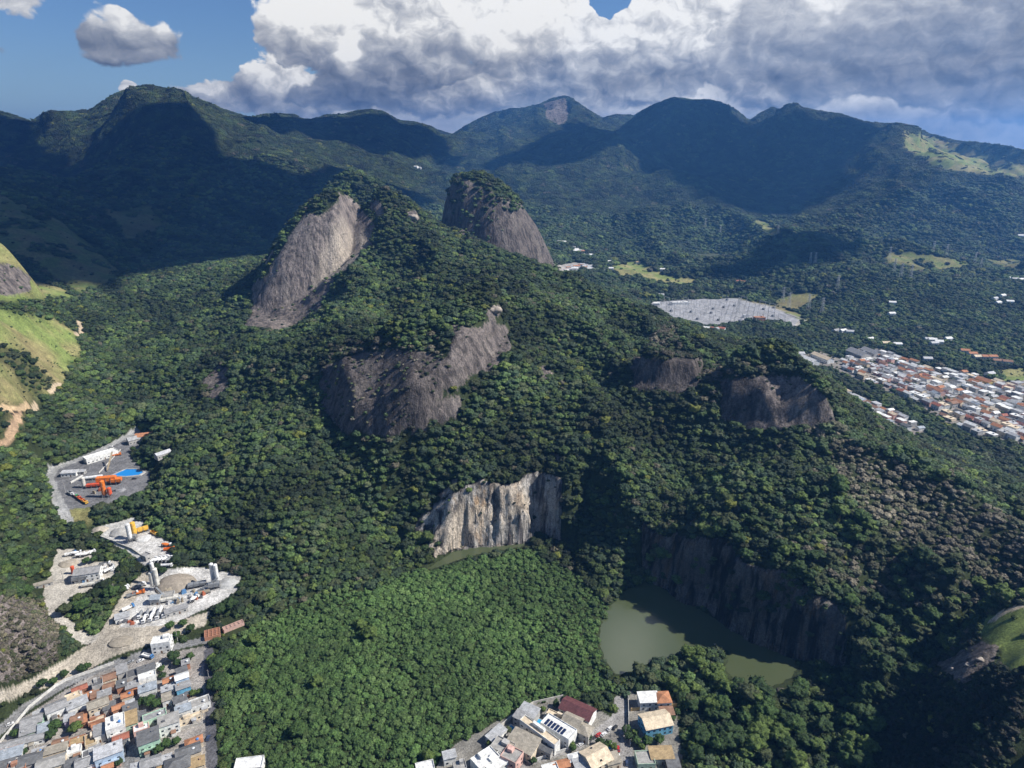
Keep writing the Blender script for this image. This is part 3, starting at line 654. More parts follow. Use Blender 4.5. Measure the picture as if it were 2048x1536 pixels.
# water
wm, nt = new_mat('lake_water'); p_ = nt.n('ShaderNodeNewGeometry').outputs['Position']
wc = nt.mix(nt.noise(p_, .03, 5, .65), (.052,.070,.030), (.078,.090,.050))
wb = finish(nt, wc, .14, nt.noise(p_, 1.1, 3, .6), .08, .10, spec=.5)
def sheet(name, poly, z, mat, grow=0, kind='structure'):
    me = bpy.data.meshes.new(name); me.from_pydata([(x, y, z) for x, y in poly], [], [tuple(range(len(poly)))]); me.materials.append(mat)
    o = bpy.data.objects.new(name, me); C.objects.link(o); o['kind'] = kind; return o
def rect_around(poly, m): p = np.array(poly); return [(p[:,0].min()-m, p[:,1].min()-m), (p[:,0].max()+m, p[:,1].min()-m), (p[:,0].max()+m, p[:,1].max()+m), (p[:,0].min()-m, p[:,1].max()+m)]
sheet('lake', rect_around(LAKE, 4), WATER_Z, wm)
sheet('pond', rect_around(POND, 1), WATER_Z+.004, wm)

# ------------------------------------------------------------ haze
hz, nt = new_mat('haze'); pv = nt.n('ShaderNodeVolumePrincipled'); oo = nt.n('ShaderNodeOutputMaterial')
pv.inputs['Color'].default_value = (.14,.42,1,1); pv.inputs['Density'].default_value = 8.5e-5; pv.inputs['Anisotropy'].default_value = .3
nt.t.links.new(pv.outputs[0], oo.inputs['Volume'])
HAZE = box_obj('haze', -13010, 13010, -3010, 11010, -16, max(float(HH.max())+30, CAMH+20), hz); HAZE['kind'] = 'stuff'

# ------------------------------------------------------------ clouds overhead that shade the mountains (above the picture)
cm, nt = new_mat('cloud'); finish(nt, (.85,.86,.88), 1.0, spec=0)
def cloud(shade, base, thick, label, y0=1200, seed=1):
    """a cumulus whose footprint is the shaded ground moved up along the sunbeams to its own height"""
    fp = []
    for q in shade:
        x, y, z = hit(q[0], q[1], 0, y0) if len(q) == 2 else from_y(*q); 
        if y > 5600: continue
        t = (base-z)/SUNV.z; fp.append((x+SUNV.x*t, y+SUNV.y*t))
    p = np.array(fp); x0, y0_, x1, y1 = p[:,0].min()-60, p[:,1].min()-60, p[:,0].max()+60, p[:,1].max()+60
    n = 130; gx_, gy2 = np.meshgrid(np.linspace(x0, x1, n), np.linspace(y0_, y1, n))
    d = poly_dist(fp, gx_, gy2); d[~poly_mask(fp, gx_, gy2)] *= -1
    d += (fbm(gx_/260, gy2/260, 4, seed)-.5)*150
    k = np.clip(d/220, 0, 1)**.5
    top = base+thick*k*(.5+.9*fbm(gx_/300, gy2/300, 4, seed+7)); bot = base-18*k*fbm(gx_/200, gy2/200, 3, seed+3)
    ins = d > 0; qi = ins[:-1,:-1] & ins[1:,:-1] & ins[:-1,1:] & ins[1:,1:]
    idx = np.arange(n*n).reshape(n, n); f = np.stack([idx[:-1,:-1], idx[:-1,1:], idx[1:,1:], idx[1:,:-1]], -1)[qi]
    V = np.concatenate([np.stack([gx_, gy2, top], -1).reshape(-1, 3), np.stack([gx_, gy2, bot], -1).reshape(-1, 3)])
    F = np.concatenate([f, f[:, ::-1]+n*n])
    me = bpy.data.meshes.new('cloud'); me.from_pydata(V.tolist(), [], F.tolist()); me.materials.append(cm)
    bm = bmesh.new(); bm.from_mesh(me); bmesh.ops.delete(bm, geom=[v for v in bm.verts if not v.link_faces], context='VERTS')
    e = [x for x in bm.edges if x.is_boundary]; bmesh.ops.bridge_loops(bm, edges=e) if False else None
    bm.to_mesh(me); bm.free()
    o = bpy.data.objects.new('cloud', me); C.objects.link(o); o['kind'] = 'structure'
    return o
CB = 2600
cloud([(-250,330),(0,318),(110,280),(215,262),(250,228),(330,205),(395,232),(440,285),(520,322),(600,350),(660,348),(730,340),(830,385),(860,400),(700,470),(560,512),(480,520),(420,528),(340,542),(262,556),(215,588),(165,600,1230),(100,560,1150),(30,530,1100),(-100,500,1080),(-500,430,1150)], CB, 240, 'left', 1130, 3)
cloud([(-250,232),(0,226),(70,244),(90,300),(0,315),(-250,320)], CB+100, 160, 'left', 2000, 5)
cloud([(490,238),(600,236),(740,224),(900,272),(960,330),(900,338),(860,318),(790,308),(700,296),(600,268),(500,262)], CB+150, 200, 'mid', 2300, 9)
cloud([(1160,246),(1270,236),(1350,202),(1500,246),(1590,214),(1740,250),(1750,300),(1730,345),(1690,375),(1640,412),(1580,436),(1490,420),(1400,388),(1335,348),(1295,308),(1240,290),(1170,318),(1060,330),(1000,322),(1090,285),(1130,262)], CB+150, 240, 'right', 2000, 13)
cloud([(1420,548),(1490,520),(1540,485),(1590,466),(1660,470),(1715,490),(1690,508),(1600,530),(1500,552)], CB, 120, 'small', 1500, 17)

# ------------------------------------------------------------ tree crowns
def ico(sub):
    bm = bmesh.new(); bmesh.ops.create_icosphere(bm, subdivisions=sub, radius=1)
    v = np.array([x.co[:] for x in bm.verts]); f = np.array([[q.index for q in p.verts] for p in bm.faces]); bm.free(); return v, f
ICO3, ICO2, ICO1 = ico(4), ico(3), ico(2)
def crown_geo(seed, src, lobes=9, flat=.72, leaves=0, rough=.10):
    """irregular cauliflower crown: lobes pushed out of a ball, roughened, with loose leaf clumps round it"""
    r = np.random.default_rng(seed); v, f = src
    L = r.normal(size=(lobes, 3)); L[:,2] = np.abs(L[:,2])*.9-.15; L /= np.linalg.norm(L, axis=1)[:,None]
    amp = r.uniform(.16, .50, lobes); d = v@L.T
    rad = .62+(amp*np.exp(-(1-d)/r.uniform(.02, .10 if lobes > 12 else .13, lobes))).max(1)
    nn = (vnoise(v[:,0]*4+seed+9, v[:,1]*4+v[:,2]*3.1, seed)-.5)*.22+(vnoise(v[:,0]*9+v[:,2]*7+seed, v[:,1]*9-v[:,2]*5, seed+5)-.5)*rough*2.2
    rad = rad+nn; co = v*rad[:,None]; co[:,2] = np.where(co[:,2] > 0, co[:,2]*flat, co[:,2]*.42)
    V, F = [co], [f]; n0 = len(co)
    if leaves:
        k = r.integers(0, len(co), leaves); c = co[k]*r.uniform(.92, 1.14, leaves)[:,None]
        a = r.normal(size=(leaves, 3)); a /= np.linalg.norm(a, axis=1)[:,None]; b = np.cross(a, r.normal(size=(leaves, 3))); b /= np.linalg.norm(b, axis=1)[:,None]
        s = r.uniform(.05, .11, leaves)[:,None]
        q = np.stack([c+a*s, c+b*s*.8, c-a*s], 1).reshape(-1, 3)
        V.append(q); F.append(np.arange(leaves*3).reshape(-1, 3)+n0)
    return np.concatenate(V), np.concatenate(F)
def np_mesh(name, V, F, mat, smooth=False):
    me = bpy.data.meshes.new(name); V = np.asarray(V, np.float32); F = np.asarray(F, np.int32); k = F.shape[1]
    me.vertices.add(len(V)); me.vertices.foreach_set('co', V.ravel()); me.loops.add(F.size); me.loops.foreach_set('vertex_index', F.ravel())
    me.polygons.add(len(F)); me.polygons.foreach_set('loop_start', np.arange(0, F.size, k, dtype=np.int32)); me.update(calc_edges=True)
    if smooth: me.polygons.foreach_set('use_smooth', np.ones(len(F), bool))
    me.materials.append(mat); return me
def leaf_mat(name, tint=None):
    m, nt = new_mat(name)
    t = nt.attr('tint', 'INSTANCER').outputs['Color'] if tint is None else nt.mix(0, (*tint, 1), (0,0,0,1))
    g = nt.n('ShaderNodeNewGeometry'); p = g.outputs['Position']
    n = nt.noise(p, .55, 3, .6); n2 = nt.noise(p, 2.2, 2, .6)
    c = nt.mix(nt.ramp(n, .3, .7), nt.v('SCALE', t, None, scale=.62), nt.v('MULTIPLY', t, (1.35, 1.28, 1.1)))
    c = nt.mix(nt.ramp(n2, .35, .65), nt.v('SCALE', c, None, scale=.72), nt.v('SCALE', c, None, scale=1.25))
    finish(nt, c, .75, nt.noise(p, 1.3, 3, .6), .9, .9, spec=.25)
    return m
LEAF = leaf_mat('foliage')
SRC = bpy.data.collections.new('crown_sources')
def src_obj(name, V, F):
    me = np_mesh(name, V, F, LEAF); o = bpy.data.objects.new(name, me); SRC.objects.link(o)
for i in range(6): src_obj('a_crown_%d' % i, *crown_geo(100+i, ICO3, 22+2*i, [.75,.6,.9,.7,.8,.66][i], 420))
for i in range(4):      # far canopy: a dozen crowns fused into one patch
    r = np.random.default_rng(300+i); Vs, Fs, n0 = [], [], 0
    for k in range(36):
        V, F = crown_geo(320+i*20+k, ICO1, 6, .7, 0, .12); s = r.uniform(.11, .24); a = r.uniform(0, 6.28); q = math.sqrt(r.uniform(0, 1))*.8
        V = V*s*np.array([1, 1, 1.1])+np.array([math.cos(a)*q, math.sin(a)*q, r.uniform(-.02, .10)]); Vs.append(V); Fs.append(F+n0); n0 += len(V)
    src_obj('b_patch_%d' % i, np.concatenate(Vs), np.concatenate(Fs))

# ------------------------------------------------------------ where trees grow
TREE = np.ones(HH.shape)
TREE[GRASS > .3] = .035
TREE[(GRASS > .15) & (GRASS <= .3)] = .5
TREE[ROCK > .35] = .10
CAP = np.zeros(HH.shape, bool)
TREE[(ROCK > .35) & (SLOPE > 1.5)] = .03
TREE[OPEN > .25] = 0
TREE[(OPEN > .25) & (YY > 690) & (PU > 1600)] = .42
def soften(poly, y0, y1, val, rag=1):
    k = pm(poly, y0, y1, rag) & (ROCK > .35); TREE[k] = np.maximum(TREE[k], val)
soften([(650,690),(900,700),(905,790),(850,870),(650,850)], 540, 800, .26)
soften([(890,345),(1000,370),(1040,410),(1000,420),(960,520),(930,520),(900,400)], 1150, 1500, .4)
soften([(1262,715),(1400,715),(1400,760),(1560,740),(1640,780),(1600,800),(1440,800)], 500, 760, .16)
soften([(-60,1185),(118,1200),(118,1350),(-60,1400)], 300, 460, .85)
soften([(880,380),(1050,380),(1050,420),(960,440)], 1150, 1500, .4)
soften([(1290,1080),(1700,1180),(1700,1340),(1290,1165)], 330, 520, .45)
soften([(950,940),(1120,940),(1120,1100),(830,1150),(830,1050)], 400, 620, .12)
dl = sdist(LAKE, XX, YY)
wet = (dl < 2.5) | ((dl < 13) & (PU > 1455) & (PV > 1330)) | ((dl < 4.5) & (PV > 1240)) | ((sdist(POND, XX, YY) < 4.0) & (PV > 1090))
TREE[wet] = 0
TREE[pm([(225,1262),(250,1200),(300,1140),(420,1215),(420,1560),(-60,1560),(-60,1470),(100,1385)], 200, 420, 0) & (OPEN < .25)] *= .25
def gsample(G, x, y):
    fs = np.clip((x/y-S1[0])/(S1[1]-S1[0]), 0, NS-1); fl = np.clip((np.log(y)-L1[0])/(L1[1]-L1[0]), 0, NL-1)
    return G[np.rint(fl).astype(int), np.rint(fs).astype(int)]
# colour zones: 0 ordinary, 1 fresh wet basin, 2 grey leafless, 3 bluish dense
ZONE = np.zeros(HH.shape, int)
for poly, y0, y1, z, rag in [([(640,1190),(750,1180),(800,1150),(900,1130),(1060,1100),(1150,1150),(1215,1220),(1200,1320),(1230,1380),(1100,1400),(950,1480),(850,1540),(600,1560),(450,1560),(440,1350),(500,1260)], 250, 520, 1, 1),
    ([(1640,870),(1740,900),(1900,972),(2048,1050),(2200,1150),(2200,1290),(2048,1215),(1900,1150),(1770,1080),(1690,990)], 320, 640, 2, 2.0),
    ([(1560,1080),(1700,1100),(1900,1120),(2000,1190),(1900,1230),(1750,1200),(1600,1130)], 330, 500, 4, 2),
    ([(1400,740),(1560,735),(1700,860),(1650,900),(1600,860),(1420,800)], 500, 700, 4, 1.5), ([(660,690),(900,690),(900,790),(850,870),(650,850)], 540, 800, 4, 2), ([(1330,640),(1400,730),(1350,760),(1300,680)], 560, 900, 4, 2),
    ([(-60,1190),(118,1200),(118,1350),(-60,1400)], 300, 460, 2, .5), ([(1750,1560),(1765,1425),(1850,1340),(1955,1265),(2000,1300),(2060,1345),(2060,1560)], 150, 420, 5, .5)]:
    ZONE[pm(poly, y0, y1, rag)] = z
PAL = { 0: [(.028,.052,.018),(.036,.066,.020),(.048,.082,.024),(.030,.050,.024),(.058,.090,.022),(.044,.060,.026),(.024,.044,.022)],
        1: [(.056,.110,.030),(.062,.116,.032),(.050,.098,.028),(.068,.118,.036)],
        2: [(.112,.102,.084),(.128,.116,.096),(.060,.070,.040),(.095,.088,.066),(.075,.076,.052)],
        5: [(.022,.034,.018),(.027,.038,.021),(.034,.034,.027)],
        4: [(.090,.082,.068),(.038,.052,.026),(.060,.062,.042),(.030,.048,.022)] }
def scatter(y0, y1, step, smin, smax, far=False, seed=1, smax_s=.88):
    """jittered rows whose spacing follows the distance bands"""
    r = np.random.default_rng(seed)
    ys = np.arange(y0, y1, step); out = []
    for y in ys:
        w = y*smax_s; n = int(2*w/step); out.append(np.stack([np.linspace(-w, w, n), np.full(n, y)], 1))
    p = np.concatenate(out); p += r.uniform(-.5, .5, p.shape)*step*1.15
    sl = gsample(SLOPE, p[:,0], p[:,1]); t = gsample(TREE, p[:,0], p[:,1])
    p = p[r.uniform(size=len(p)) < t]
    sl = gsample(SLOPE, p[:,0], p[:,1])      # steep ground shows more of itself: add more trees there
    ex = p[(r.uniform(size=len(p)) < np.clip(sl*.9-.2, 0, .9))]
    ex = ex+r.uniform(-.5, .5, ex.shape)*step; ex = ex[gsample(TREE, ex[:,0], ex[:,1]) > .2]
    return np.concatenate([p, ex])
rt = np.random.default_rng(77)
def dress(p, s, far):
    n = len(p); z = ground(p[:,0], p[:,1]); zone = gsample(ZONE, p[:,0], p[:,1]); t = gsample(TREE, p[:,0], p[:,1])
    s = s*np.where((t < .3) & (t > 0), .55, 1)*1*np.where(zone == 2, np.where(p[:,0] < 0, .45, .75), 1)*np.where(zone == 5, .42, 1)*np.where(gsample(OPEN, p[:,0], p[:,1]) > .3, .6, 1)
    tint = np.zeros((n, 4)); tint[:,3] = 1
    patch = np.clip(fbm(p[:,0]/45, p[:,1]/45, 3, 151)*1.5-.25, 0, 1.1)
    for k, pal in PAL.items():
        m = zone == k; pa = np.array(pal); c = pa[rt.integers(0, len(pa), m.sum())]
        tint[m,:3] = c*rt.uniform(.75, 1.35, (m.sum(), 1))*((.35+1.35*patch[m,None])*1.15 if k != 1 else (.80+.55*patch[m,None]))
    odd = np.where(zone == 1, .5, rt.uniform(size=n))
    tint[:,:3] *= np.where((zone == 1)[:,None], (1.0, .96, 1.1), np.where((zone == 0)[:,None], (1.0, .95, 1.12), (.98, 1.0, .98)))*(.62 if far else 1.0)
    tint[(odd < .012)] = (.12,.14,.03,1); tint[(odd > .988)] = (.10,.095,.07,1)
    return z, s, tint, zone
P_, S_, Z_, T_, I_, R_ = [], [], [], [], [], []
def add_band(y0, y1, step, s0, s1, far, seed, sm=.88, basin=False):
    if basin == 'grass':
        w = y1*sm; p = rt.uniform((-w, y0), (w, y1), (60000, 2)); g_ = gsample(GRASS, p[:,0], p[:,1]) > .2; c_ = fbm(p[:,0]/18, p[:,1]/18, 3, 161) > .56
        p = p[g_ & c_ & (np.abs(p[:,0]) < p[:,1]*sm) & (gsample(TREE, p[:,0], p[:,1]) > 0)]
    elif basin == 'slab': p = scatter(y0, y1, step, s0, s1, far, seed, sm); p = p[(gsample(ZONE, p[:,0], p[:,1]) == 2) & (p[:,0] < -150)]
    else: p = scatter(y0, y1, step, s0, s1, far, seed, sm)
    z1_ = gsample(ZONE, p[:,0], p[:,1]) == 1
    p = p[gsample(ZONE, p[:,0], p[:,1]) == 5] if basin == 5 else p[z1_] if basin is True else p if basin in ('grass', 'slab') else p[~z1_ | (rt.uniform(size=len(p)) < .04)]; n = len(p)
    s = rt.uniform(s0, s1, n)*rt.choice([1, 1, .8, 1.25, 1.7, .55], n)*(.7+.6*fbm(p[:,0]/40, p[:,1]/40, 2, 155)) if not far else rt.uniform(s0, s1, n)
    z, s, tint, zone = dress(p, s, far)
    P_.append(p); Z_.append(z+s*(.25 if not far else .0)); S_.append(s); T_.append(tint)
    I_.append(rt.integers(6, 10, n) if far else rt.integers(0, 6, n))
    return n
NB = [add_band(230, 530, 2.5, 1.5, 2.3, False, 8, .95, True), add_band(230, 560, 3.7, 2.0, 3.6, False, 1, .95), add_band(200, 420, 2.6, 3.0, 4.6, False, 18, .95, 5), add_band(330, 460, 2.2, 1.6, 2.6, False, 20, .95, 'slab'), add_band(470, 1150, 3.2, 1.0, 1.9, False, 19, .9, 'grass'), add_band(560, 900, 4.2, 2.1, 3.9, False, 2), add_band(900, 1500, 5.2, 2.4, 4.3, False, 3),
      add_band(1500, 2700, 8.5, 4.2, 7, False, 4), add_band(2700, 5600, 17, 12, 20, True, 5, .82)]
P_ = np.concatenate(P_); Z_ = np.concatenate(Z_); S_ = np.concatenate(S_); T_ = np.concatenate(T_); I_ = np.concatenate(I_)
print('trees', NB)
def forest(sel, name, label_kind='stuff'):
    n = int(sel.sum()); me = bpy.data.meshes.new(name); co = np.concatenate([P_[sel], Z_[sel][:,None]], 1).astype(np.float32)
    me.vertices.add(n); me.vertices.foreach_set('co', co.ravel())
    add_attr(me, 'scl', 'FLOAT', S_[sel]); add_attr(me, 'tint', 'FLOAT_COLOR', T_[sel]); add_attr(me, 'idx', 'INT', I_[sel])
    rot = np.stack([rt.uniform(-.12, .12, n), rt.uniform(-.12, .12, n), rt.uniform(0, 6.28, n)], 1)
    # canopy patches far away lie along the slope they grow on
    fx_, fy_ = gsample(dzdx, P_[sel][:,0], P_[sel][:,1])*.85, gsample(dzdy, P_[sel][:,0], P_[sel][:,1])*.85; nl_ = np.sqrt(fx_**2+fy_**2+1)
    nx, ny, nz = -fx_/nl_, -fy_/nl_, 1/nl_; a_ = rot[:,2]
    ux = np.stack([nz, 0*nz, -nx], 1); ux /= np.linalg.norm(ux, axis=1)[:,None]; nv = np.stack([nx, ny, nz], 1); uy = np.cross(nv, ux)
    cx_ = ux*np.cos(a_)[:,None]+uy*np.sin(a_)[:,None]; cy_ = -ux*np.sin(a_)[:,None]+uy*np.cos(a_)[:,None]
    eu = np.stack([np.arctan2(cy_[:,2], nv[:,2]), np.arcsin(np.clip(-cx_[:,2], -1, 1)), np.arctan2(cx_[:,1], cx_[:,0])], 1)
    fr_ = I_[sel] >= 6; rot[fr_] = eu[fr_]
    add_attr(me, 'rot', 'FLOAT_VECTOR', rot)
    me.materials.append(LEAF)
    o = bpy.data.objects.new(name, me); C.objects.link(o); o['kind'] = 'stuff'
    ng = bpy.data.node_groups.new(name, 'GeometryNodeTree')
    ng.interface.new_socket('Geometry', in_out='INPUT', socket_type='NodeSocketGeometry'); ng.interface.new_socket('Geometry', in_out='OUTPUT', socket_type='NodeSocketGeometry')
    N = ng.nodes.new; gi, go = N('NodeGroupInput'), N('NodeGroupOutput')
    ip, ci = N('GeometryNodeInstanceOnPoints'), N('GeometryNodeCollectionInfo')
    ci.inputs[0].default_value = SRC; ci.inputs['Separate Children'].default_value = True; ci.inputs['Reset Children'].default_value = True
    def na(nm, dt):
        a = N('GeometryNodeInputNamedAttribute'); a.data_type = dt; a.inputs[0].default_value = nm; return a.outputs[0]
    l = ng.links.new
    l(gi.outputs[0], ip.inputs['Points']); l(ci.outputs[0], ip.inputs['Instance']); ip.inputs['Pick Instance'].default_value = True
    l(na('idx', 'INT'), ip.inputs['Instance Index']); l(na('rot', 'FLOAT_VECTOR'), ip.inputs['Rotation']); l(na('scl', 'FLOAT'), ip.inputs['Scale'])
    l(ip.outputs[0], go.inputs[0])
    md = o.modifiers.new('forest', 'NODES'); md.node_group = ng
    return o



# ------------------------------------------------------------ materials for built things
_M = {}
def mat(kind, col, rough=.85):
    key = (kind, tuple(round(c, 3) for c in col))
    if key in _M: return _M[key]
    m, nt = new_mat(kind+'_%02d' % len(_M)); tc = nt.n('ShaderNodeTexCoord').outputs['Object']; gp = nt.n('ShaderNodeNewGeometry').outputs['Position']
    c = (*col, 1); n = nt.noise(gp, .45, 4, .65); n2 = nt.noise(gp, 2.3, 3, .6)
    base = nt.mix(nt.ramp(n, .3, .72), tuple(x*.68 for x in col), tuple(min(x*1.15, .9) for x in col))
    bump = None; metal = 0; spec = .3; bstr = .4
    if kind == 'tile':
        w = nt.n('ShaderNodeTexWave', wave_type='BANDS', bands_direction='X'); nt.put(w.inputs[0], tc); w.inputs['Scale'].default_value = 1.3; w.inputs['Distortion'].default_value = .3
        w2 = nt.n('ShaderNodeTexWave', wave_type='BANDS', bands_direction='Y'); nt.put(w2.inputs[0], tc); w2.inputs['Scale'].default_value = .8
        base = nt.mix(nt.m('MULTIPLY', w.outputs['Fac'], .4), base, tuple(x*.45 for x in col)); base = nt.mix(nt.m('MULTIPLY', w2.outputs['Fac'], .25), base, tuple(x*.5 for x in col))
        base = nt.mix(nt.ramp(n2, .52, .75), base, tuple(x*.5 for x in col)); bump = w.outputs['Fac']
    elif kind == 'sheet':
        w = nt.n('ShaderNodeTexWave', wave_type='BANDS', bands_direction='X'); nt.put(w.inputs[0], tc); w.inputs['Scale'].default_value = .9
        w2 = nt.n('ShaderNodeTexBrick'); nt.put(w2.inputs[0], tc); w2.inputs['Scale'].default_value = .35; w2.inputs['Mortar Size'].default_value = .02
        nt.put(w2.inputs['Color1'], (1, 1, 1)); nt.put(w2.inputs['Color2'], (.78, .78, .78)); nt.put(w2.inputs['Mortar'], (.55, .55, .55))
        base = nt.mix(1, base, w2.outputs['Color'], 'MULTIPLY'); base = nt.mix(nt.m('MULTIPLY', w.outputs['Fac'], .3), base, tuple(x*.55 for x in col))
        base = nt.mix(nt.ramp(n2, .55, .8), base, (.16, .11, .07)); bump = w.outputs['Fac']; rough = .6
    elif kind == 'slab':
        base = nt.mix(nt.ramp(n2, .5, .72), base, tuple(x*.55 for x in col)); bump = n2
    elif kind == 'wall':
        v = nt.noise(nt.mapping(gp, (1.2, 1.2, .25)), 1, 3, .6)
        base = nt.mix(nt.m('MULTIPLY', nt.ramp(v, .5, .75), .55), base, tuple(x*.5 for x in col))
    elif kind == 'brick':
        w2 = nt.n('ShaderNodeTexBrick'); nt.put(w2.inputs[0], tc); w2.inputs['Scale'].default_value = 2.2
        nt.put(w2.inputs['Color1'], col); nt.put(w2.inputs['Color2'], tuple(x*.7 for x in col)); nt.put(w2.inputs['Mortar'], (.3, .28, .25)); base = nt.mix(.6, base, w2.outputs['Color'])
    elif kind == 'paint': rough = .4; spec = .5; base = nt.mix(nt.ramp(n2, .55, .8), base, tuple(x*.6 for x in col))
    elif kind == 'glass': rough = .12; spec = .6; base = c
    elif kind == 'pool': rough = .08; spec = .5; base = nt.mix(n2, col, tuple(x*.8 for x in col)); bump = n2; bstr = .15
    finish(nt, base, rough, bump, bstr, .08, metal, spec)
    _M[key] = m; return m
ROOFCOL = {'grey': ('sheet', (.38,.38,.38)), 'dark grey': ('sheet', (.18,.185,.19)), 'light grey': ('sheet', (.50,.51,.52)), 'pale blue-grey': ('sheet', (.42,.47,.52)),
  'white': ('slab', (.74,.74,.72)), 'orange tile': ('tile', (.50,.23,.12)), 'brown tile': ('tile', (.31,.18,.12)), 'red tile': ('tile', (.40,.15,.10)), 'maroon': ('sheet', (.16,.06,.065)),
  'tan': ('sheet', (.48,.35,.19)), 'cream': ('slab', (.66,.55,.40)), 'beige': ('sheet', (.42,.38,.31)), 'concrete': ('slab', (.34,.33,.31)), 'dark slab': ('slab', (.12,.12,.125)), 'silver': ('sheet', (.62,.63,.65))}
WALLCOL = {'white': ('wall', (.76,.76,.73)), 'cream': ('wall', (.68,.58,.44)), 'mint green': ('wall', (.45,.66,.50)), 'pale green': ('wall', (.50,.64,.48)), 'light blue': ('wall', (.50,.62,.76)), 'blue': ('wall', (.16,.42,.60)),
  'pink': ('wall', (.66,.42,.36)), 'brick': ('brick', (.42,.20,.12)), 'grey': ('wall', (.42,.41,.39)), 'yellow': ('wall', (.62,.46,.18)), 'brown': ('wall', (.28,.21,.16)), 'lilac': ('wall', (.48,.42,.55))}
GLASS = mat('glass', (.03,.04,.055)); DARK = mat('paint', (.03,.03,.033)); STEEL = mat('paint', (.30,.31,.32)); WHITEP = mat('paint', (.75,.75,.74))

# ------------------------------------------------------------ mesh builder
class MB:
    def __init__(s): s.v, s.f = [], []
    def add(s, V, F):
        n = len(s.v); s.v += [tuple(p) for p in V]; s.f += [tuple(i+n for i in q) for q in F]; return s
    def box(s, x, y, z, w, d, h, rot=0, taper=1.0):
        c, n = math.cos(rot), math.sin(rot); V = []
        for k, t in ((0, 1), (1, taper)):
            for a, b in ((-1,-1),(1,-1),(1,1),(-1,1)):
                px, py = a*w/2*t, b*d/2*t; V.append((x+px*c-py*n, y+px*n+py*c, z+k*h))
        return s.add(V, [(0,3,2,1),(4,5,6,7),(0,1,5,4),(1,2,6,5),(2,3,7,6),(3,0,4,7)])
    def prism(s, prof, y0, y1):
        """profile of (x, z) pushed along y"""
        n = len(prof); V = [(x, y0, z) for x, z in prof]+[(x, y1, z) for x, z in prof]
        return s.add(V, [tuple(range(n)), tuple(range(2*n-1, n-1, -1))]+[(i, i+n, (i+1) % n+n, (i+1) % n) for i in range(n)])
    def rprism(s, prof, x0, x1):
        n = len(prof); V = [(x0, y, z) for y, z in prof]+[(x1, y, z) for y, z in prof]
        return s.add(V, [tuple(range(n-1, -1, -1)), tuple(range(n, 2*n))]+[((i+1) % n, (i+1) % n+n, i+n, i) for i in range(n)])
    def cyl(s, p0, p1, r0, r1=None, n=12):
        r1 = r0 if r1 is None else r1; p0, p1 = Vector(p0), Vector(p1); d = (p1-p0).normalized(); a = d.orthogonal().normalized(); b = d.cross(a)
        V = [tuple(p+a*math.cos(t)*r+b*math.sin(t)*r) for p, r in ((p0, r0), (p1, r1)) for t in [2*math.pi*i/n for i in range(n)]]
        return s.add(V, [tuple(range(n-1, -1, -1)), tuple(range(n, 2*n))]+[(i, (i+1) % n, (i+1) % n+n, i+n) for i in range(n)])
    def bar(s, p0, p1, t): return s.cyl(p0, p1, t/2, n=4)
    def build(s, name, m, parent=None, smooth=False):
        me = bpy.data.meshes.new(name); me.from_pydata(s.v, [], s.f); me.materials.append(m)
        o = bpy.data.objects.new(name, me); C.objects.link(o)
        if parent: o.parent = parent
        return o
def empty(name, loc, rz=0, label=None, cat=None, group=None):
    o = bpy.data.objects.new(name, None); C.objects.link(o); o.location = loc; o.rotation_euler = (0, 0, rz); o.empty_display_size = .5
    if label: o['label'] = label
    if cat: o['category'] = cat
    if group: o['group'] = group
    return o
def copy_tree(root, loc, rz, label=None, parent=None):
    r = root.copy(); C.objects.link(r)
    if parent is None: r.location = loc; r.rotation_euler = (0, 0, rz)
    else: r.parent = parent
    if label: r['label'] = label
    for ch in root.children: copy_tree(ch, None, 0, None, r)
    return r
_wm = {}
def shared(name, key, build, m, parent, loc=(0,0,0), rz=0):
    """a part whose mesh data is shared between things"""
    if key not in _wm: b = MB(); build(b); me = bpy.data.meshes.new(name); me.from_pydata(b.v, [], b.f); me.materials.append(m); _wm[key] = me
    o = bpy.data.objects.new(name, _wm[key]); C.objects.link(o); o.parent = parent; o.location = loc; o.rotation_euler = (0, 0, rz); return o
def px_angle(a, b, z):
    p, q = from_z(*a, z), from_z(*b, z); return math.atan2(q[1]-p[1], q[0]-p[0])
ORD = ['zeroth','first','second','third','fourth','fifth','sixth','seventh','eighth','ninth','tenth','eleventh','twelfth','thirteenth','fourteenth','fifteenth','sixteenth','seventeenth','eighteenth','nineteenth','twentieth','twenty-first','twenty-second','twenty-third','twenty-fourth','twenty-fifth','twenty-sixth','twenty-seventh','twenty-eighth','twenty-ninth','thirtieth']
FOOT = []                      # footprints, so trees keep off
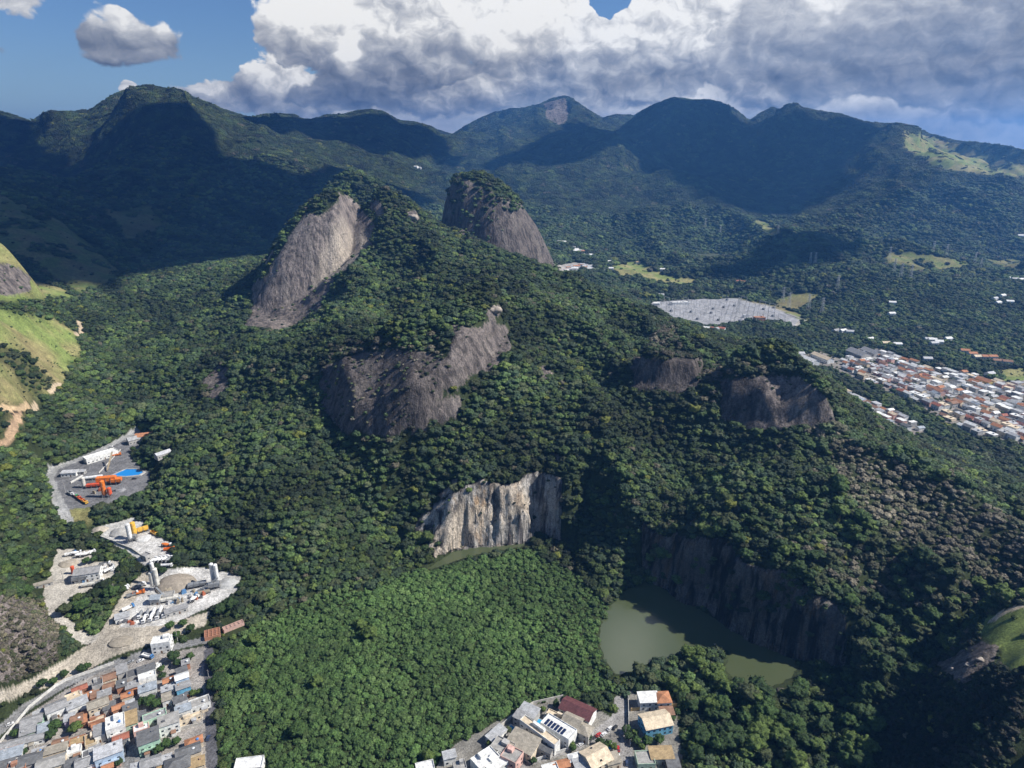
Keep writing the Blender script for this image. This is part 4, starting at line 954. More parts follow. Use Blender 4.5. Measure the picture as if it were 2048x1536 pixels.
def house(u, v, w, d, h, rot, wall, roof, rt='shed', name='house', group=None, wins=True, tank=False, base_z=None, label=None, cat='house', z_off=0, extras=()):
    x, y, z = hit(u, v, h+.6)
    r = random.Random(int(u*13+v*7))
    z0 = z; FOOT.append((x, y, max(w, d)*.55+1.5))
    root = empty(name, (x, y, z0), rot, label, cat, group)
    wm_, rm_ = mat(*WALLCOL[wall]), mat(*ROOFCOL[roof])
    W_ = MB(); W_.box(0, 0, -1.2, w, d, h+1.2); Rf = MB()
    o_ = .45
    if rt == 'gable':
        rise = d*.22; W_.rprism([(-d/2+.05, h), (d/2-.05, h), (0, h+rise-.06)], -w/2+.05, w/2-.05)
        Rf.rprism([(-d/2-o_, h-.12), (0, h+rise), (d/2+o_, h-.12), (d/2+o_, h+.10), (0, h+rise+.24), (-d/2-o_, h+.10)], -w/2-o_, w/2+o_)
    elif rt == 'hip':
        rise = min(w, d)*.24; rl = max(w-d, .6)/2; a, b = w/2+o_, d/2+o_
        Rf.add([(-a,-b,h),(a,-b,h),(a,b,h),(-a,b,h),(-rl,0,h+rise),(rl,0,h+rise),(-a,-b,h-.18),(a,-b,h-.18),(a,b,h-.18),(-a,b,h-.18)],
               [(0,1,5,4),(1,2,5),(2,3,4,5),(3,0,4),(0,6,7,1),(1,7,8,2),(2,8,9,3),(3,9,6,0),(9,8,7,6)])
    elif rt == 'shed':
        t = .09*d; Rf.rprism([(-d/2-o_, h+.03), (d/2+o_, h+t), (d/2+o_, h+t+.15), (-d/2-o_, h+.18)], -w/2-o_, w/2+o_); W_.rprism([(-d/2+.04, h), (d/2-.04, h), (d/2-.04, h+t-.03)], -w/2+.04, w/2-.04)
    else:
        Rf.box(0, 0, h+.003, w-.5, d-.5, .12)
        pb = MB()
        for sx, sy, ww, dd in ((0, -1, w, .22), (0, 1, w, .22), (-1, 0, .22, d-.44), (1, 0, .22, d-.44)): pb.box(sx*(w/2-.11), sy*(d/2-.11), h+.002, ww, dd, .75)
        pb.build('parapet', wm_, root)
        if r.random() < .5: mb = MB(); mb.box(r.uniform(-w/4, w/4), d/4-.3, h+.124, w*.32, d*.36, 2.1); mb.build('stair_hut', wm_, root)
    W_.build('wall', wm_, root); Rf.build('roof', rm_, root)
    if wins:
        for lv in range(max(1, int(h//3))):
            zz = 1.1+lv*2.9 if h > 3.4 else 1.0
            n = max(1, int(w//3.4))
            for k in range(n):
                px = (k+.5)/n*w-w/2+r.uniform(-.2, .2)
                if lv == 0 and k == n//2: shared('door', 'door', lambda b: b.box(0, 0, 0, 1.0, .08, 2.1), mat('paint', (.16,.09,.05)), root, (px, -d/2-.03, .02))
                else: shared('window', 'win', lambda b: b.box(0, 0, 0, 1.3, .08, 1.1), GLASS, root, (px, -d/2-.03, zz))
            m_ = max(1, int(d//4))
            for k in range(m_):
                py = (k+.5)/m_*d-d/2
                shared('window', 'win', lambda b: b.box(0, 0, 0, 1.3, .08, 1.1), GLASS, root, ((w/2+.03) if x < 0 else -(w/2+.03), py, zz), math.pi/2)
    if tank:
        tz = h+.13 if rt == 'flat' else h+.09*d*.5+.1
        shared('water_tank', 'tank%d' % tank, lambda b: (b.cyl((0,0,0), (0,0,1.1), .62, .78), b.cyl((0,0,1.1), (0,0,1.35), .82, .3)), mat('paint', (.08,.25,.60) if tank == 1 else (.7,.72,.72)), root, (w*.22, -d*.15, tz))
    for e in extras:
        if e == 'solar':
            for i in range(6):
                for j in range(2): shared('solar_panel', 'solar', lambda b: b.box(0, 0, 0, 1.7, 2.2, .1), mat('glass', (.015,.025,.07)), root, (-w*.42+i*2.3+1.2, -d*.5+1.6+j*2.6, h+.35))
        if e == 'skylight': MB().box(0, 0, h+d*.08, 1.2, d*.8, .3).build('skylight', DARK, root)
        if e == 'awning': MB().box(0, -d/2-1.0, h*.55, w*.9, 2, .15).build('awning', mat(*ROOFCOL['grey']), root)
        if e == 'balcony':
            b = MB(); b.box(0, -d/2-.7, h*.5, w*.7, 1.4, .15); b.box(0, -d/2-1.36, h*.5+.15, w*.7, .08, .9); b.build('balcony', wm_, root)
    if w > 6.5 and not label:            # lean-to and rooftop clutter
        a_ = MB(); aw, ad, ah = r.uniform(2.2, 3.6), r.uniform(1.6, 2.6), r.uniform(2.2, 2.9); sx = r.choice([-1, 1]); ax = sx*r.uniform(.1, .3)*w
        a_.box(ax, -d/2-ad/2-.02, -1, aw, ad, ah+1); a_.build('annex', mat(*WALLCOL[r.choice(['brick', 'cream', 'grey', 'white', 'pink'])]), root)
        a_ = MB(); a_.rprism([(-d/2-ad-.3, ah+.02), (-d/2-.03, ah+.4), (-d/2-.03, ah+.5), (-d/2-ad-.3, ah+.12)], ax-aw/2-.2, ax+aw/2+.2); a_.build('annex_roof', mat(*ROOFCOL[r.choice(['grey', 'orange tile', 'beige', 'light grey', 'dark grey', 'brown tile'])]), root)
        if rt in ('flat', 'shed'):
            b = MB(); tz = h+(.13 if rt == 'flat' else d*.09+.1)
            for q in range(1): b.box(r.uniform(-.35, .35)*w, r.uniform(-.1, .38)*d, tz-.4, r.uniform(.6, 1.6), r.uniform(.5, 1.2), r.uniform(.7, 1.1))
            b.build('rooftop_box', mat('paint', r.choice([(.5,.5,.5), (.16,.16,.17), (.45,.30,.2)])), root)
    root['_uv'] = (u, v)
    return root
def relabel(lst, place, dv):
    """label by look, then by row and place in the row as seen in the photo"""
    lst = sorted(lst, key=lambda o: -o[0]['_uv'][1]); rows = []
    for it in lst:
        if rows and rows[-1][0][0]['_uv'][1]-it[0]['_uv'][1] < dv: rows[-1].append(it)
        else: rows.append([it])
    for i, row in enumerate(rows):
        row.sort(key=lambda o: o[0]['_uv'][0])
        for j, (o, desc) in enumerate(row):
            pos = 'only one' if len(row) == 1 else '%s from left' % ORD[j+1]
            o['label'] = '%s, %s in %s row up, %s' % (desc, pos, ORD[i+1] if i+1 < len(ORD) else str(i+1), place)
            del o['_uv']
# ------------------------------------------------------------ lower left neighbourhood
K1 = 3.938
def z1(X, Y): return X/K1, 1150+Y/K1
A1 = R(30)
LL_H = [ # X, Y in an enlarged crop of the photo; width, depth, height in metres; wall, roof, roof type
(855,795,9,7,5,'cream','brown tile','gable'),(855,865,7,5.5,4,'cream','brown tile','gable'),(958,735,6.5,9,6,'grey','grey','shed'),(955,850,6,7,5,'brick','dark grey','shed'),(1040,770,7,9,5,'grey','dark slab','flat'),
(1150,730,11,6.5,6.5,'white','dark grey','shed'),(1155,785,11,6,6,'white','white','flat'),(1160,880,11,7,6,'white','pale blue-grey','shed'),(1040,860,8,6,4.5,'brick','grey','shed'),(1000,935,7,5,4.5,'cream','orange tile','gable'),
(1325,820,7,5,5,'white','orange tile','gable'),(1430,790,8.5,6,8,'light blue','white','gable'),(1440,865,9,6,6,'blue','grey','shed'),(1320,885,8,5,5,'white','light grey','shed'),(1310,955,5.5,7,5,'white','beige','shed'),
(1415,970,8,6,4.5,'grey','dark grey','shed'),(1440,1045,9.5,6,5,'white','pale blue-grey','shed'),(1570,995,13,8,4,'white','concrete','flat'),(440,1025,12,9,6,'white','grey','gable'),(605,1000,12,8,5,'white','light grey','shed'),
(770,1000,12,8,7,'cream','beige','gable'),(860,1025,7,6,5,'grey','dark grey','shed'),(930,1030,7,5,5,'brick','orange tile','gable'),(1025,1040,8.5,7,5.5,'grey','dark grey','shed'),(700,930,5,5,4.5,'brick','orange tile','gable'),
(625,885,9,5,3.5,'brick','red tile','gable'),(765,840,6.5,8,6,'grey','dark slab','flat'),(570,945,9,5,4,'cream','cream','flat'),(250,1135,12,8,5,'mint green','grey','gable'),(220,1215,9,7,4.5,'pale green','grey','shed'),
(340,1200,6,8,5,'white','pale blue-grey','shed'),(605,1125,7,9,4.5,'cream','brown tile','gable'),(655,1120,3.5,9,4,'brick','orange tile','shed'),(545,1115,6,6,5,'lilac','light grey','shed'),(780,1215,6,9,6,'white','grey','shed'),
(905,1150,11,12,8.5,'white','white','flat'),(1032,1120,6.5,12,7,'pale green','tan','shed'),(1105,1105,6.5,7,6,'white','dark grey','shed'),(1215,1100,14,6.5,7,'mint green','grey','flat'),(1325,1135,12,9,8,'white','concrete','shed'),
(1110,1195,9,6,6,'pink','white','flat'),(1165,1265,12,11,8.5,'mint green','dark grey','shed'),(165,1300,25,6,4,'white','grey','gable'),(70,1350,14,3.5,4,'white','orange tile','shed'),(70,1400,14,8,4.5,'white','pale blue-grey','shed'),
(300,1385,7,5,4.5,'white','light grey','shed'),(410,1370,16,6,5.5,'cream','beige','shed'),(240,1440,13,9,5,'grey','dark grey','gable'),(400,1465,15,9,5.5,'cream','concrete','gable'),(580,1370,8,6,4,'white','white','flat'),
(850,1375,15,9,8.5,'light blue','silver','shed'),(690,1400,6,6,6,'white','dark slab','flat'),(745,1370,6,6,6,'grey','grey','shed'),(690,1455,13,9,5.5,'white','grey','gable'),(560,1475,7,6,5,'cream','dark grey','shed'),
(1095,1500,9,6,5,'white','light grey','shed'),(1185,1465,11,8,5.5,'grey','grey','gable'),(1285,1450,9,6,5,'pink','light grey','shed'),(1395,1475,14,10,6,'white','dark grey','hip'),(1480,1375,14,8,6,'cream','dark grey','gable'),
(1525,1300,10,6,4,'cream','orange tile','hip'),(1545,1470,9,7,4.5,'cream','tan','shed'),(40,1490,9,7,5,'lilac','dark grey','shed'),(130,1500,10,7,5,'brick','concrete','flat'),(845,1500,6,4,4,'brick','orange tile','gable'),(1300,1500,9,6,4,'cream','tan','shed'),
(470,1310,8,6,3.5,'brick','brown tile','gable'),(610,1300,9,7,3,'brick','tan','flat'),(710,1290,6,10,3.5,'cream','tan','flat'),(760,1130,10,4,3.5,'brick','cream','flat'),(1500,1110,14,3,3.5,'cream','cream','flat'),(950,1270,9,5,4,'white','red tile','gable'),
(1430,1000,7,4,4,'brick','light grey','shed'),(1460,680,5,5,5,'brick','grey','shed'),(1430,745,7,6,4.5,'brick','dark grey','shed'),(1010,1000,7,4,4,'white','light grey','shed'),(820,925,8,6,5,'brick','grey','shed'),(745,935,5,6,5,'brick','brown tile','shed'),(310,1080,7,5,4,'white','light grey','shed'),(1240,715,5,4,3,'white','white','flat')]
LLo = []
for i, (X, Y, w, d, h, wl, rf, rt_) in enumerate(LL_H):
    u, v = z1(X, Y); rr = A1+random.Random(i).uniform(-.06, .06)
    if Y < 1110 and X < 720: rr = R(38)
    if X < 520 and Y > 1270 or X > 1000 and Y > 1400: rr = R(24)
    ex = {40: ('awning',), 41: ('balcony',), 50: ('balcony',), 42: ('balcony',), 35: ('balcony',)}.get(i, ())
    o = house(u, v, w*.90, d*.90, h*.95, rr, wl, rf, rt_, group='houses of the lower left neighbourhood', tank=(1 if i in (9, 35, 45, 60) else 2 if i % 7 == 3 else 0), extras=ex)
    LLo.append((o, ('long ' if w > 20 else '')+'%s-roofed %s house' % (rf, wl)))
relabel(LLo, 'lower-left', 7)
# ------------------------------------------------------------ houses at the foot of the basin, bottom centre
K3 = 3.531
def z3(X, Y): return 820+X/K3, 1340+Y/K3
def ang3(x1, y1, x2, y2, z=6): return px_angle(z3(x1, y1), z3(x2, y2), z)
AD = ang3(1100, 215, 1290, 300); AU = ang3(1240, 600, 1400, 560)
BC_H = [(1185,268,20,11,6.5,AD,'white','maroon','gable','maroon barrel-roofed white hall beside the forest edge',()),
(840,280,11,8,6,AD,'grey','light grey','shed','light grey tin-roofed house at the top left wall',()),(785,318,8,6,6,AD,'grey','grey','shed','grey shed tucked against the long boundary wall',()),
(915,420,27,5,7.5,ang3(850,350,1030,480),'white','cream','flat','long narrow cream-topped white building beside the blue pool',()),
(1050,395,20,9,8,ang3(980,340,1130,430),'white','white','flat','white building carrying rows of solar panels',('solar',)),
(1150,352,11,11,6,AD,'grey','beige','gable','brown-grey gabled house between solar roof and maroon hall',()),(1230,410,9,8,6,AD,'grey','beige','hip','brown hip-roofed house behind the parked cars',()),
(1040,318,13,4,4,AD,'cream','cream','flat','low cream terrace beside the small round pool',()),
(610,440,12,6,4,ang3(560,480,650,400),'white','light grey','shed','light grey tin roof at the forest corner, left of the pool',()),
(800,500,17,12,6,AD,'cream','beige','shed','large beige corrugated roof in the middle of the block',()),
(905,520,18,4,4.5,AD,'grey','dark grey','gable','dark narrow roof wedged beside the long white building',()),
(655,530,12,9,6,AD,'grey','concrete','flat','bare concrete rooftop left of the large beige roof',()),
(720,590,10,9,7,AD,'pink','concrete','flat','concrete-topped pink house with red window frames',('balcony',)),
(530,615,14,9,7,ang3(440,640,560,560),'white','white','flat','white flat-roofed villa with rooftop tank, left',()),(600,648,12,9,6,ang3(440,640,560,560),'white','white','flat','white flat-roofed villa next to the pink house',()),
(278,592,7,5,5,AU,'white','light grey','shed','small white house alone against the trees',()),(105,675,10,6,6,AU,'white','white','flat','white flat roof at the bottom edge near the trees',()),(350,668,7,6,5,AU,'grey','concrete','flat','grey roof with a small blue pool at the bottom edge',()),
(1315,600,14,13,6,ang3(1230,600,1330,550),'cream','cream','gable','cream gabled house with a dark skylight strip',('skylight',)),(1165,608,7,5,5,AU,'cream','white','hip','small pale-roofed house above the round pool terrace',()),
(1430,618,8,7,4.5,AU,'cream','beige','shed','beige shed roof beside the cream gabled house',()),(1215,655,9,7,5,AU,'grey','light grey','shed','light grey roof at the bottom edge below the cream gable',()),
(1085,655,12,5,4,AU,'pink','orange tile','gable','orange-tiled pool house at the bottom edge',()),
(1685,188,12,8,6.5,ang3(1640,220,1740,215),'white','white','shed','white tin-roofed house beside the orange roof near the forest',()),(1785,185,9,9,6.5,ang3(1640,220,1740,215),'white','orange tile','hip','orange-tiled white house at the right end near the lake trees',()),
(1735,345,17,12,6.5,ang3(1640,410,1740,390),'blue','cream','gable','cream-roofed house with bright blue front wall',()),(1815,285,8,6,4,ang3(1640,220,1740,215),'yellow','brown tile','shed','small brown roof on yellow walls behind the blue house',()),
(1775,580,13,8,4.5,ang3(1700,610,1840,605),'grey','tan','shed','tan-roofed house right of the street, bottom edge',()),(1660,615,10,9,4,ang3(1700,610,1840,605),'pale green','concrete','flat','weathered concrete roof with pale green wall, bottom right of street',()),(1855,640,7,8,4,ang3(1700,610,1840,605),'brown','dark grey','shed','dark-roofed shed at the right end of the bottom edge',()),
(1990-1000,690,9,6,5,AU,'white','white','flat','white rooftop at the very bottom, left of the pool house',())]
for (X, Y, w, d, h, rr, wl, rf, rt_, lb, ex) in BC_H:
    o = house(*z3(X, Y), w, d, h, rr, wl, rf, rt_, group='houses at the bottom centre', label=lb, tank=2 if 'tank' in lb else 0, extras=ex); del o['_uv']
# more buildings seen singly
def single(u, v, w, d, h, a, b, wl, rf, rt_, lb, ex=(), name='building', cat='building', wins=True):
    o = house(u, v, w, d, h, px_angle(a, b, 5), wl, rf, rt_, name=name, cat=cat, label=lb, extras=ex, wins=wins); del o['_uv']; FOOT.append((o.location.x, o.location.y-7, w*.5)); return o
single(*z1(1270, 505), 12, 8, 8, z1(1200, 560), z1(1335, 540), 'white', 'white', 'flat', 'tall white building with flat roof between the sandy road and the houses')
single(*z1(1225, 168), 7, 6, 5, (300,1190), (330,1188), 'grey', 'pale blue-grey', 'gable', 'small blue-grey roofed office at the foot of the silos')
single(*z1(960, 315), 9, 6, 4, (230,1240), (260,1232), 'white', 'light grey', 'shed', 'white shed at the left side of the pale yard')
single(*z1(1385, 262), 15, 5, 3.5, z1(1330, 300), z1(1440, 265), 'grey', 'grey', 'shed', 'long grey open shed at the end of the truck row')
single(*z1(1325, 60+85), 8, 6, 4, (330,1190), (360,1185), 'grey', 'concrete', 'flat', 'grey block between the silos and the earth heap')
single(*z1(1960, 1478), 15, 8, 5, (470,1530), (535,1522), 'white', 'white', 'flat', 'white flat roof cut by the bottom edge, right of the street trees')
K2 = 4.267
def z2(X, Y): return 60+X/K2, 840+Y/K2
single(*z2(600, 285), 30, 10, 5, z2(490, 325), z2(690, 265), 'white', 'white', 'flat', 'long white office building with rooftop units above the lawn')
single(*z2(890, 150), 14, 10, 5, z2(850, 180), z2(930, 160), 'grey', 'light grey', 'gable', 'grey-roofed shed beside the orange-roofed hall, top of the works')
single(*z2(975, 122), 17, 11, 6, z2(930, 150), z2(1020, 140), 'brick', 'orange tile', 'gable', 'orange-roofed hall at the forest edge above the works')
single(*z2(335, 437), 14, 6, 4, z2(290, 465), z2(375, 460), 'white', 'silver', 'shed', 'white shed on the left edge of the asphalt yard')
single(*z2(430, 430), 8, 5, 3, z2(290, 465), z2(375, 460), 'grey', 'light grey', 'shed', 'small open shelter between the white shed and the lawn')
single(*z2(1130, 275), 14, 8, 4, z2(1080, 300), z2(1170, 270), 'grey', 'silver', 'gable', 'pale roof hidden among trees right of the works')
single(*z2(490, 1278), 18, 10, 7, z2(420, 1320), z2(550, 1300), 'white', 'grey', 'gable', 'white plant hall with grey roof in the lower left yard')
single(*z2(985, 1145), 7, 5, 4, z2(900, 1120), z2(1000, 1160), 'grey', 'grey', 'flat', 'grey gatehouse at the entrance of the middle yard')
single(*z2(110, 1385), 12, 4, 3, z2(80, 1390), z2(150, 1370), 'grey', 'beige', 'shed', 'low shed at the left side of the sandy yard')
# roofless brick shell and broken pink walls by the forest
def shell(u, v, w, d, h, a, b, nx, ny, m, lb):
    x, y, z = hit(u, v); root = empty('unfinished_building', (x, y, z), px_angle(a, b, 1), lb, 'building'); FOOT.append((x, y, w*.6))
    o = MB()
    for i in range(ny+1): o.box(0, -d/2+i*d/ny, -.5, w, .25, h+.5)
    o.build('wall', m, root); p = MB()
    for i in range(nx+1):
        for j in range(ny): p.box(-w/2+i*w/nx, -d/2+(j+.5)*d/ny, -.5, .25, d/ny-.26, h+.5)
    p.build('partition_wall', m, root); f = MB(); f.box(0, 0, -.4, w+.6, d+.6, .5); f.build('floor_slab', mat('slab', (.4,.3,.24)), root)
BR = mat('brick', (.50,.24,.15)); shell(*z1(1675, 478), 10, 8, 3.0, z1(1630, 500), z1(1710, 480), 4, 4, BR, 'roofless orange brick shell at the forest edge below the yard')
shell(*z1(1840, 414), 14, 4, 2.6, z1(1750, 450), z1(1950, 370), 5, 2, mat('brick', (.58,.38,.32)), 'row of broken pink walls beside the roofless brick shell')
# boundary walls and pools
def wall_line(pix, h, t, m, name, lb, cat='wall'):
    P_ = [hit(u, v) for u, v in pix]; x0, y0, z0 = P_[0]; root = MB()
    for (xa, ya, za), (xb, yb, zb) in zip(P_[:-1], P_[1:]):
        L = math.hypot(xb-xa, yb-ya); root.box((xa+xb)/2-x0, (ya+yb)/2-y0, min(za, zb)-z0-.6, L+t*.5, t, h+.6, math.atan2(yb-ya, xb-xa))
    root.v = [(a, b, c+.0007*i) for i, (a, b, c) in enumerate(root.v)]
    o = root.build(name, m); o.location = (x0, y0, z0); o['label'] = lb; o['category'] = cat; return o
CW = mat('wall', (.52,.50,.46))
wall_line([z3(550, 480), z3(735, 330), z3(870, 245), z3(1080, 198)], 2.6, .35, CW, 'boundary_wall', 'pale boundary wall between the forest and the bottom-centre houses')
wall_line([z3(430, 690), z3(560, 640)], 2, .3, CW, 'garden_wall', 'short pale garden wall at the bottom edge')
wall_line([z3(1560, 290), z3(1700, 275), z3(1945, 250), z3(1955, 310)], 2.4, .3, mat('wall', (.60,.42,.20)), 'garden_wall', 'yellow garden wall around the blue-fronted house')
wall_line([z3(1540, 200), z3(1545, 420), z3(1555, 540)], 2.4, .3, CW, 'garden_wall', 'grey wall along the right side of the street')
wall_line([z3(900, 640), z3(1180, 545)], 2.2, .3, mat('wall', (.66,.66,.64)), 'garden_wall', 'white wall along the street in front of the solar house')
wall_line([z1(0, 1330), z1(230, 1050), z1(440, 880), z1(520, 835), z1(900, 700)], 2.0, .3, mat('wall', (.60,.59,.56)), 'roadside_wall', 'long white wall along the road above the lower-left houses')
wall_line([z1(1250, 1262), z1(1600, 1180)], 2.2, .3, mat('wall', (.55,.52,.46)), 'garden_wall', 'pale wall edging the grassy plot in the lower-left quarter')
wall_line([z2(525, 965), z2(740, 1060), z2(870, 1110), z2(960, 1165)], 2.0, .4, mat('wall', (.5,.48,.44)), 'retaining_wall', 'concrete retaining wall along the lower side of the middle yard')
wall_line([z2(590, 455), z2(775, 255)], 1.2, .3, mat('wall', (.6,.58,.54)), 'retaining_wall', 'pale kerb wall rising across the lawn above the asphalt yard')
wall_line([z2(350, 540), z2(450, 480)], 1.6, .8, mat('wall', (.62,.61,.58)), 'loading_ramp', 'pale sloping wall at the left of the orange plant', 'ramp')
def pool(u, v, w, d, rot, lb):
    x, y, z = hit(u, v); r_ = empty('swimming_pool', (x, y, z), rot, lb, 'pool')
    b = MB()
    for sx, sy, ww, dd in ((0,-1,w+1.6,.8),(0,1,w+1.6,.8),(-1,0,.8,d),(1,0,.8,d)): b.box(sx*(w/2+.4), sy*(d/2+.4), -.3, ww, dd, .55)
    b.build('pool_edge', mat('slab', (.6,.58,.54)), r_); MB().box(0, 0, -.3, w, d, .42).build('pool_water', mat('pool', (.03,.30,.55)), r_); FOOT.append((x, y, w*.7))
pool(*z3(762, 435), 12, 3.6, AD, 'long deep-blue pool in the walled garden'); pool(*z3(918, 365), 6, 3, AD, 'small dark-blue pool behind the long white building')
pool(*z3(985, 330), 5, 4, AD, 'turquoise pool beside the low cream terrace'); pool(*z3(1405, 545), 4, 3.5, AU, 'small turquoise pool in the planted garden by the street'); pool(*z3(1105, 675), 8, 4, AU, 'pale turquoise pool at the bottom edge')
# blue lined basin of the asphalt works
x, y, z = hit(*z2(840, 455)); t_ = empty('lined_basin', (x, y, z+.05), px_angle(z2(750, 460), z2(930, 465), 25), 'bright blue lined water basin above the orange plant', 'basin')
prof = [(-14,-7),(-8,8),(3,9),(15,3),(14,-4),(2,-8)]; b = MB(); n = len(prof)
b.add([(px*.93, py*.93, .25) for px, py in prof], [tuple(range(n))]); b.build('blue_liner', mat('pool', (.02,.24,.62)), t_)
b = MB(); b.add([(px*s_, py*s_, z_) for s_, z_ in ((.93,.2),(.93,.7),(1.06,.7),(1.12,-.5)) for px, py in prof], [(k*n+i, k*n+(i+1) % n, (k+1)*n+(i+1) % n, (k+1)*n+i) for k in range(3) for i in range(n)]); b.build('rim', mat('slab', (.40,.39,.37)), t_)

# ------------------------------------------------------------ industrial kit
ORANGE, YELLOW, REDO = mat('paint', (.75,.20,.03)), mat('paint', (.78,.45,.06)), mat('paint', (.62,.10,.04)); CREAM = mat('paint', (.62,.60,.54)); GREYP = mat('paint', (.22,.23,.24)); BLUEP = mat('paint', (.06,.20,.45)); GREENP = mat('paint', (.10,.40,.16))
def silo(u, v, r_, h, m, lb, legs=4.5):
    x, y, z = hit(u, v); t = empty('silo', (x, y, z), R(20), lb, 'silo', 'silos of the concrete and asphalt yards')
    b = MB(); b.cyl((0,0,legs), (0,0,legs+h), r_, n=18); b.cyl((0,0,legs-r_*1.1), (0,0,legs), r_*.25, r_, n=18); b.build('shell', m, t)
    MB().cyl((0,0,legs+h), (0,0,legs+h+.7), r_, r_*.35, n=18).build('cap', m, t)
    for sx in (-1, 1):
        for sy in (-1, 1): b = MB(); b.bar((sx*r_*.9, sy*r_*.9, -.5), (sx*r_*.75, sy*r_*.75, legs+.6), .3); b.build('leg', STEEL, t)
    b = MB(); b.bar((r_*.9,-r_*.9,legs*.5), (-r_*.9,-r_*.9,legs*.5), .2); b.bar((-r_*.9,-r_*.9,.2), (r_*.9,-r_*.9,legs*.9), .15); b.build('brace', STEEL, t)
    b = MB(); b.bar((-.25,-r_-.15,0), (-.25,-r_-.15,legs+h), .08); b.bar((.25,-r_-.15,0), (.25,-r_-.15,legs+h), .08)
    for k in range(int((legs+h)/.9)): b.bar((-.25,-r_-.15,k*.9+.3), (.25,-r_-.15,k*.9+.3), .06)
    b.build('ladder', STEEL, t); FOOT.append((x, y, 5)); return t
def hopper(u, v, w, d, h, rot, m, lb, name='aggregate_hopper', cat='hopper'):
    x, y, z = hit(u, v); t = empty(name, (x, y, z), rot, lb, cat); n = max(2, int(w/4)); FOOT.append((x, y, w*.7))
    for i in range(n):
        b = MB(); cx = -w/2+(i+.5)*w/n; b.box(cx, 0, h*.55, w/n-.25, d, h*.45); b.add([(cx+a*(w/n-.25)/2*s_, q*d/2*s_, zz) for s_, zz in ((.25,h*.2),(1,h*.55-.003)) for a, q in ((-1,-1),(1,-1),(1,1),(-1,1))], [(3,2,1,0),(4,5,6,7),(0,1,5,4),(1,2,6,5),(2,3,7,6),(3,0,4,7)]); b.build('bin', m, t)
    for i in range(n+1):
        for s_ in (-1, 1): b = MB(); b.box(-w/2+i*w/n, s_*(d/2+.12), -.5, .22, .22, h*.9+.5); b.build('leg', GREYP, t)
    b = MB(); b.box(0, 0, h*.12, w+1, 1.0, .25); b.build('belt', DARK, t); return t
def conveyor(u, v, L, h0, h1, rot, m, lb):
    x, y, z = hit(u, v); t = empty('conveyor', (x, y, z), rot, lb, 'conveyor')
    b = MB(); b.rprism([(-.6, 0), (.6, 0), (.6, .9), (-.6, .9)], -L/2, L/2); b.v = [(a, c, e+h0+(h1-h0)*(a+L/2)/L) for a, c, e in b.v]; b.build('belt_frame', m, t)
    for k in (.25, .6, .9): b = MB(); hh = h0+(h1-h0)*k; b.bar((-L/2+k*L,-1.2,-.4), (-L/2+k*L,0,hh), .25); b.bar((-L/2+k*L,1.2,-.4), (-L/2+k*L,0,hh), .25); b.build('support', STEEL, t)
def heap(u, v, r_, h, col, lb, seed=0):
    x, y, z = hit(u, v); V, F = ICO2; V = V.copy(); n = vnoise(V[:,0]*2+seed, V[:,1]*2+V[:,2], seed)*.5+vnoise(V[:,0]*6+seed, V[:,1]*6+V[:,2]*4, seed+3)*.18
    rr = np.hypot(V[:,0], V[:,1]); V = np.stack([V[:,0]*r_*(.75+n*.5), V[:,1]*r_*.8*(.75+n*.5), h*np.maximum(V[:,2], 0)**1.6*(.8+n*.5)-.4], 1)
    me = np_mesh('aggregate_heap', V, F, mat('slab', col)); o = bpy.data.objects.new('aggregate_heap', me); C.objects.link(o); o.location = (x, y, z); o['label'] = lb; o['category'] = 'heap'; FOOT.append((x, y, r_))
# vehicles: built once, copied
def wheels(t, xs, w, r_=.5):
    for x in xs:
        for s_ in (-1, 1): shared('wheel', 'wh%.2f' % r_, lambda b: b.cyl((0,-.15,0), (0,.15,0), r_, n=14), DARK, t, (x, s_*w/2, r_))
def mk_mixer(cab, drum, lb):
    t = empty('mixer_truck', (0,0,0), 0, lb, 'truck', 'lorries in the works yards')
    MB().box(0, 0, .75, 8.2, 1.0, .3).build('chassis', DARK, t); b = MB(); b.prism([(2.9,.9),(4.3,.9),(4.3,1.9),(4.1,3.0),(2.9,3.0)], -1.2, 1.2); c = b.build('cab', cab, t)
    MB().box(4.26, 0, 1.95, .1, 2.0, .85).build('windscreen', GLASS, c)
    b = MB(); b.cyl((2.2,0,1.9), (0,0,2.25), .8, 1.25, 16); b.cyl((0,0,2.25), (-1.4,0,2.5), 1.25, 1.2, 16); b.cyl((-1.4,0,2.5), (-3.4,0,3.0), 1.2, .5, 16); b.build('drum', drum, t)
    b = MB(); b.box(-3.6, 0, 1.4, .9, .8, 1.3); b.bar((-3.7,0,1.6), (-4.6,0,.9), .35); b.build('chute', STEEL, t); wheels(t, (3.3, -1.6, -2.8), 2.2, .52); return t
def mk_lorry(cab, bed, lb, tank=False):
    t = empty('lorry', (0,0,0), 0, lb, 'truck', 'lorries in the works yards')
    MB().box(0, 0, .75, 8.6, 1.0, .3).build('chassis', DARK, t); b = MB(); b.prism([(3.0,.9),(4.4,.9),(4.4,1.9),(4.15,3.0),(3.0,3.0)], -1.2, 1.2); c = b.build('cab', cab, t)
    MB().box(4.33, 0, 1.95, .1, 2.0, .85).build('windscreen', GLASS, c)
    if tank: MB().cyl((2.6,0,2.1), (-4.2,0,2.1), 1.05, n=16).build('tank', bed, t)
    else:
        b = MB(); b.box(-.8, 0, 1.07, 6.8, 2.4, .2)
        for s_ in (-1, 1): b.box(-.8, s_*1.15, 1.272, 6.8, .1, 1.2)
        b.box(2.53, 0, 1.272, .1, 2.18, 1.2); b.box(-4.13, 0, 1.272, .1, 2.18, 1.2); b.build('load_bed', bed, t)
    wheels(t, (3.4, -2.0, -3.2), 2.2, .52); return t
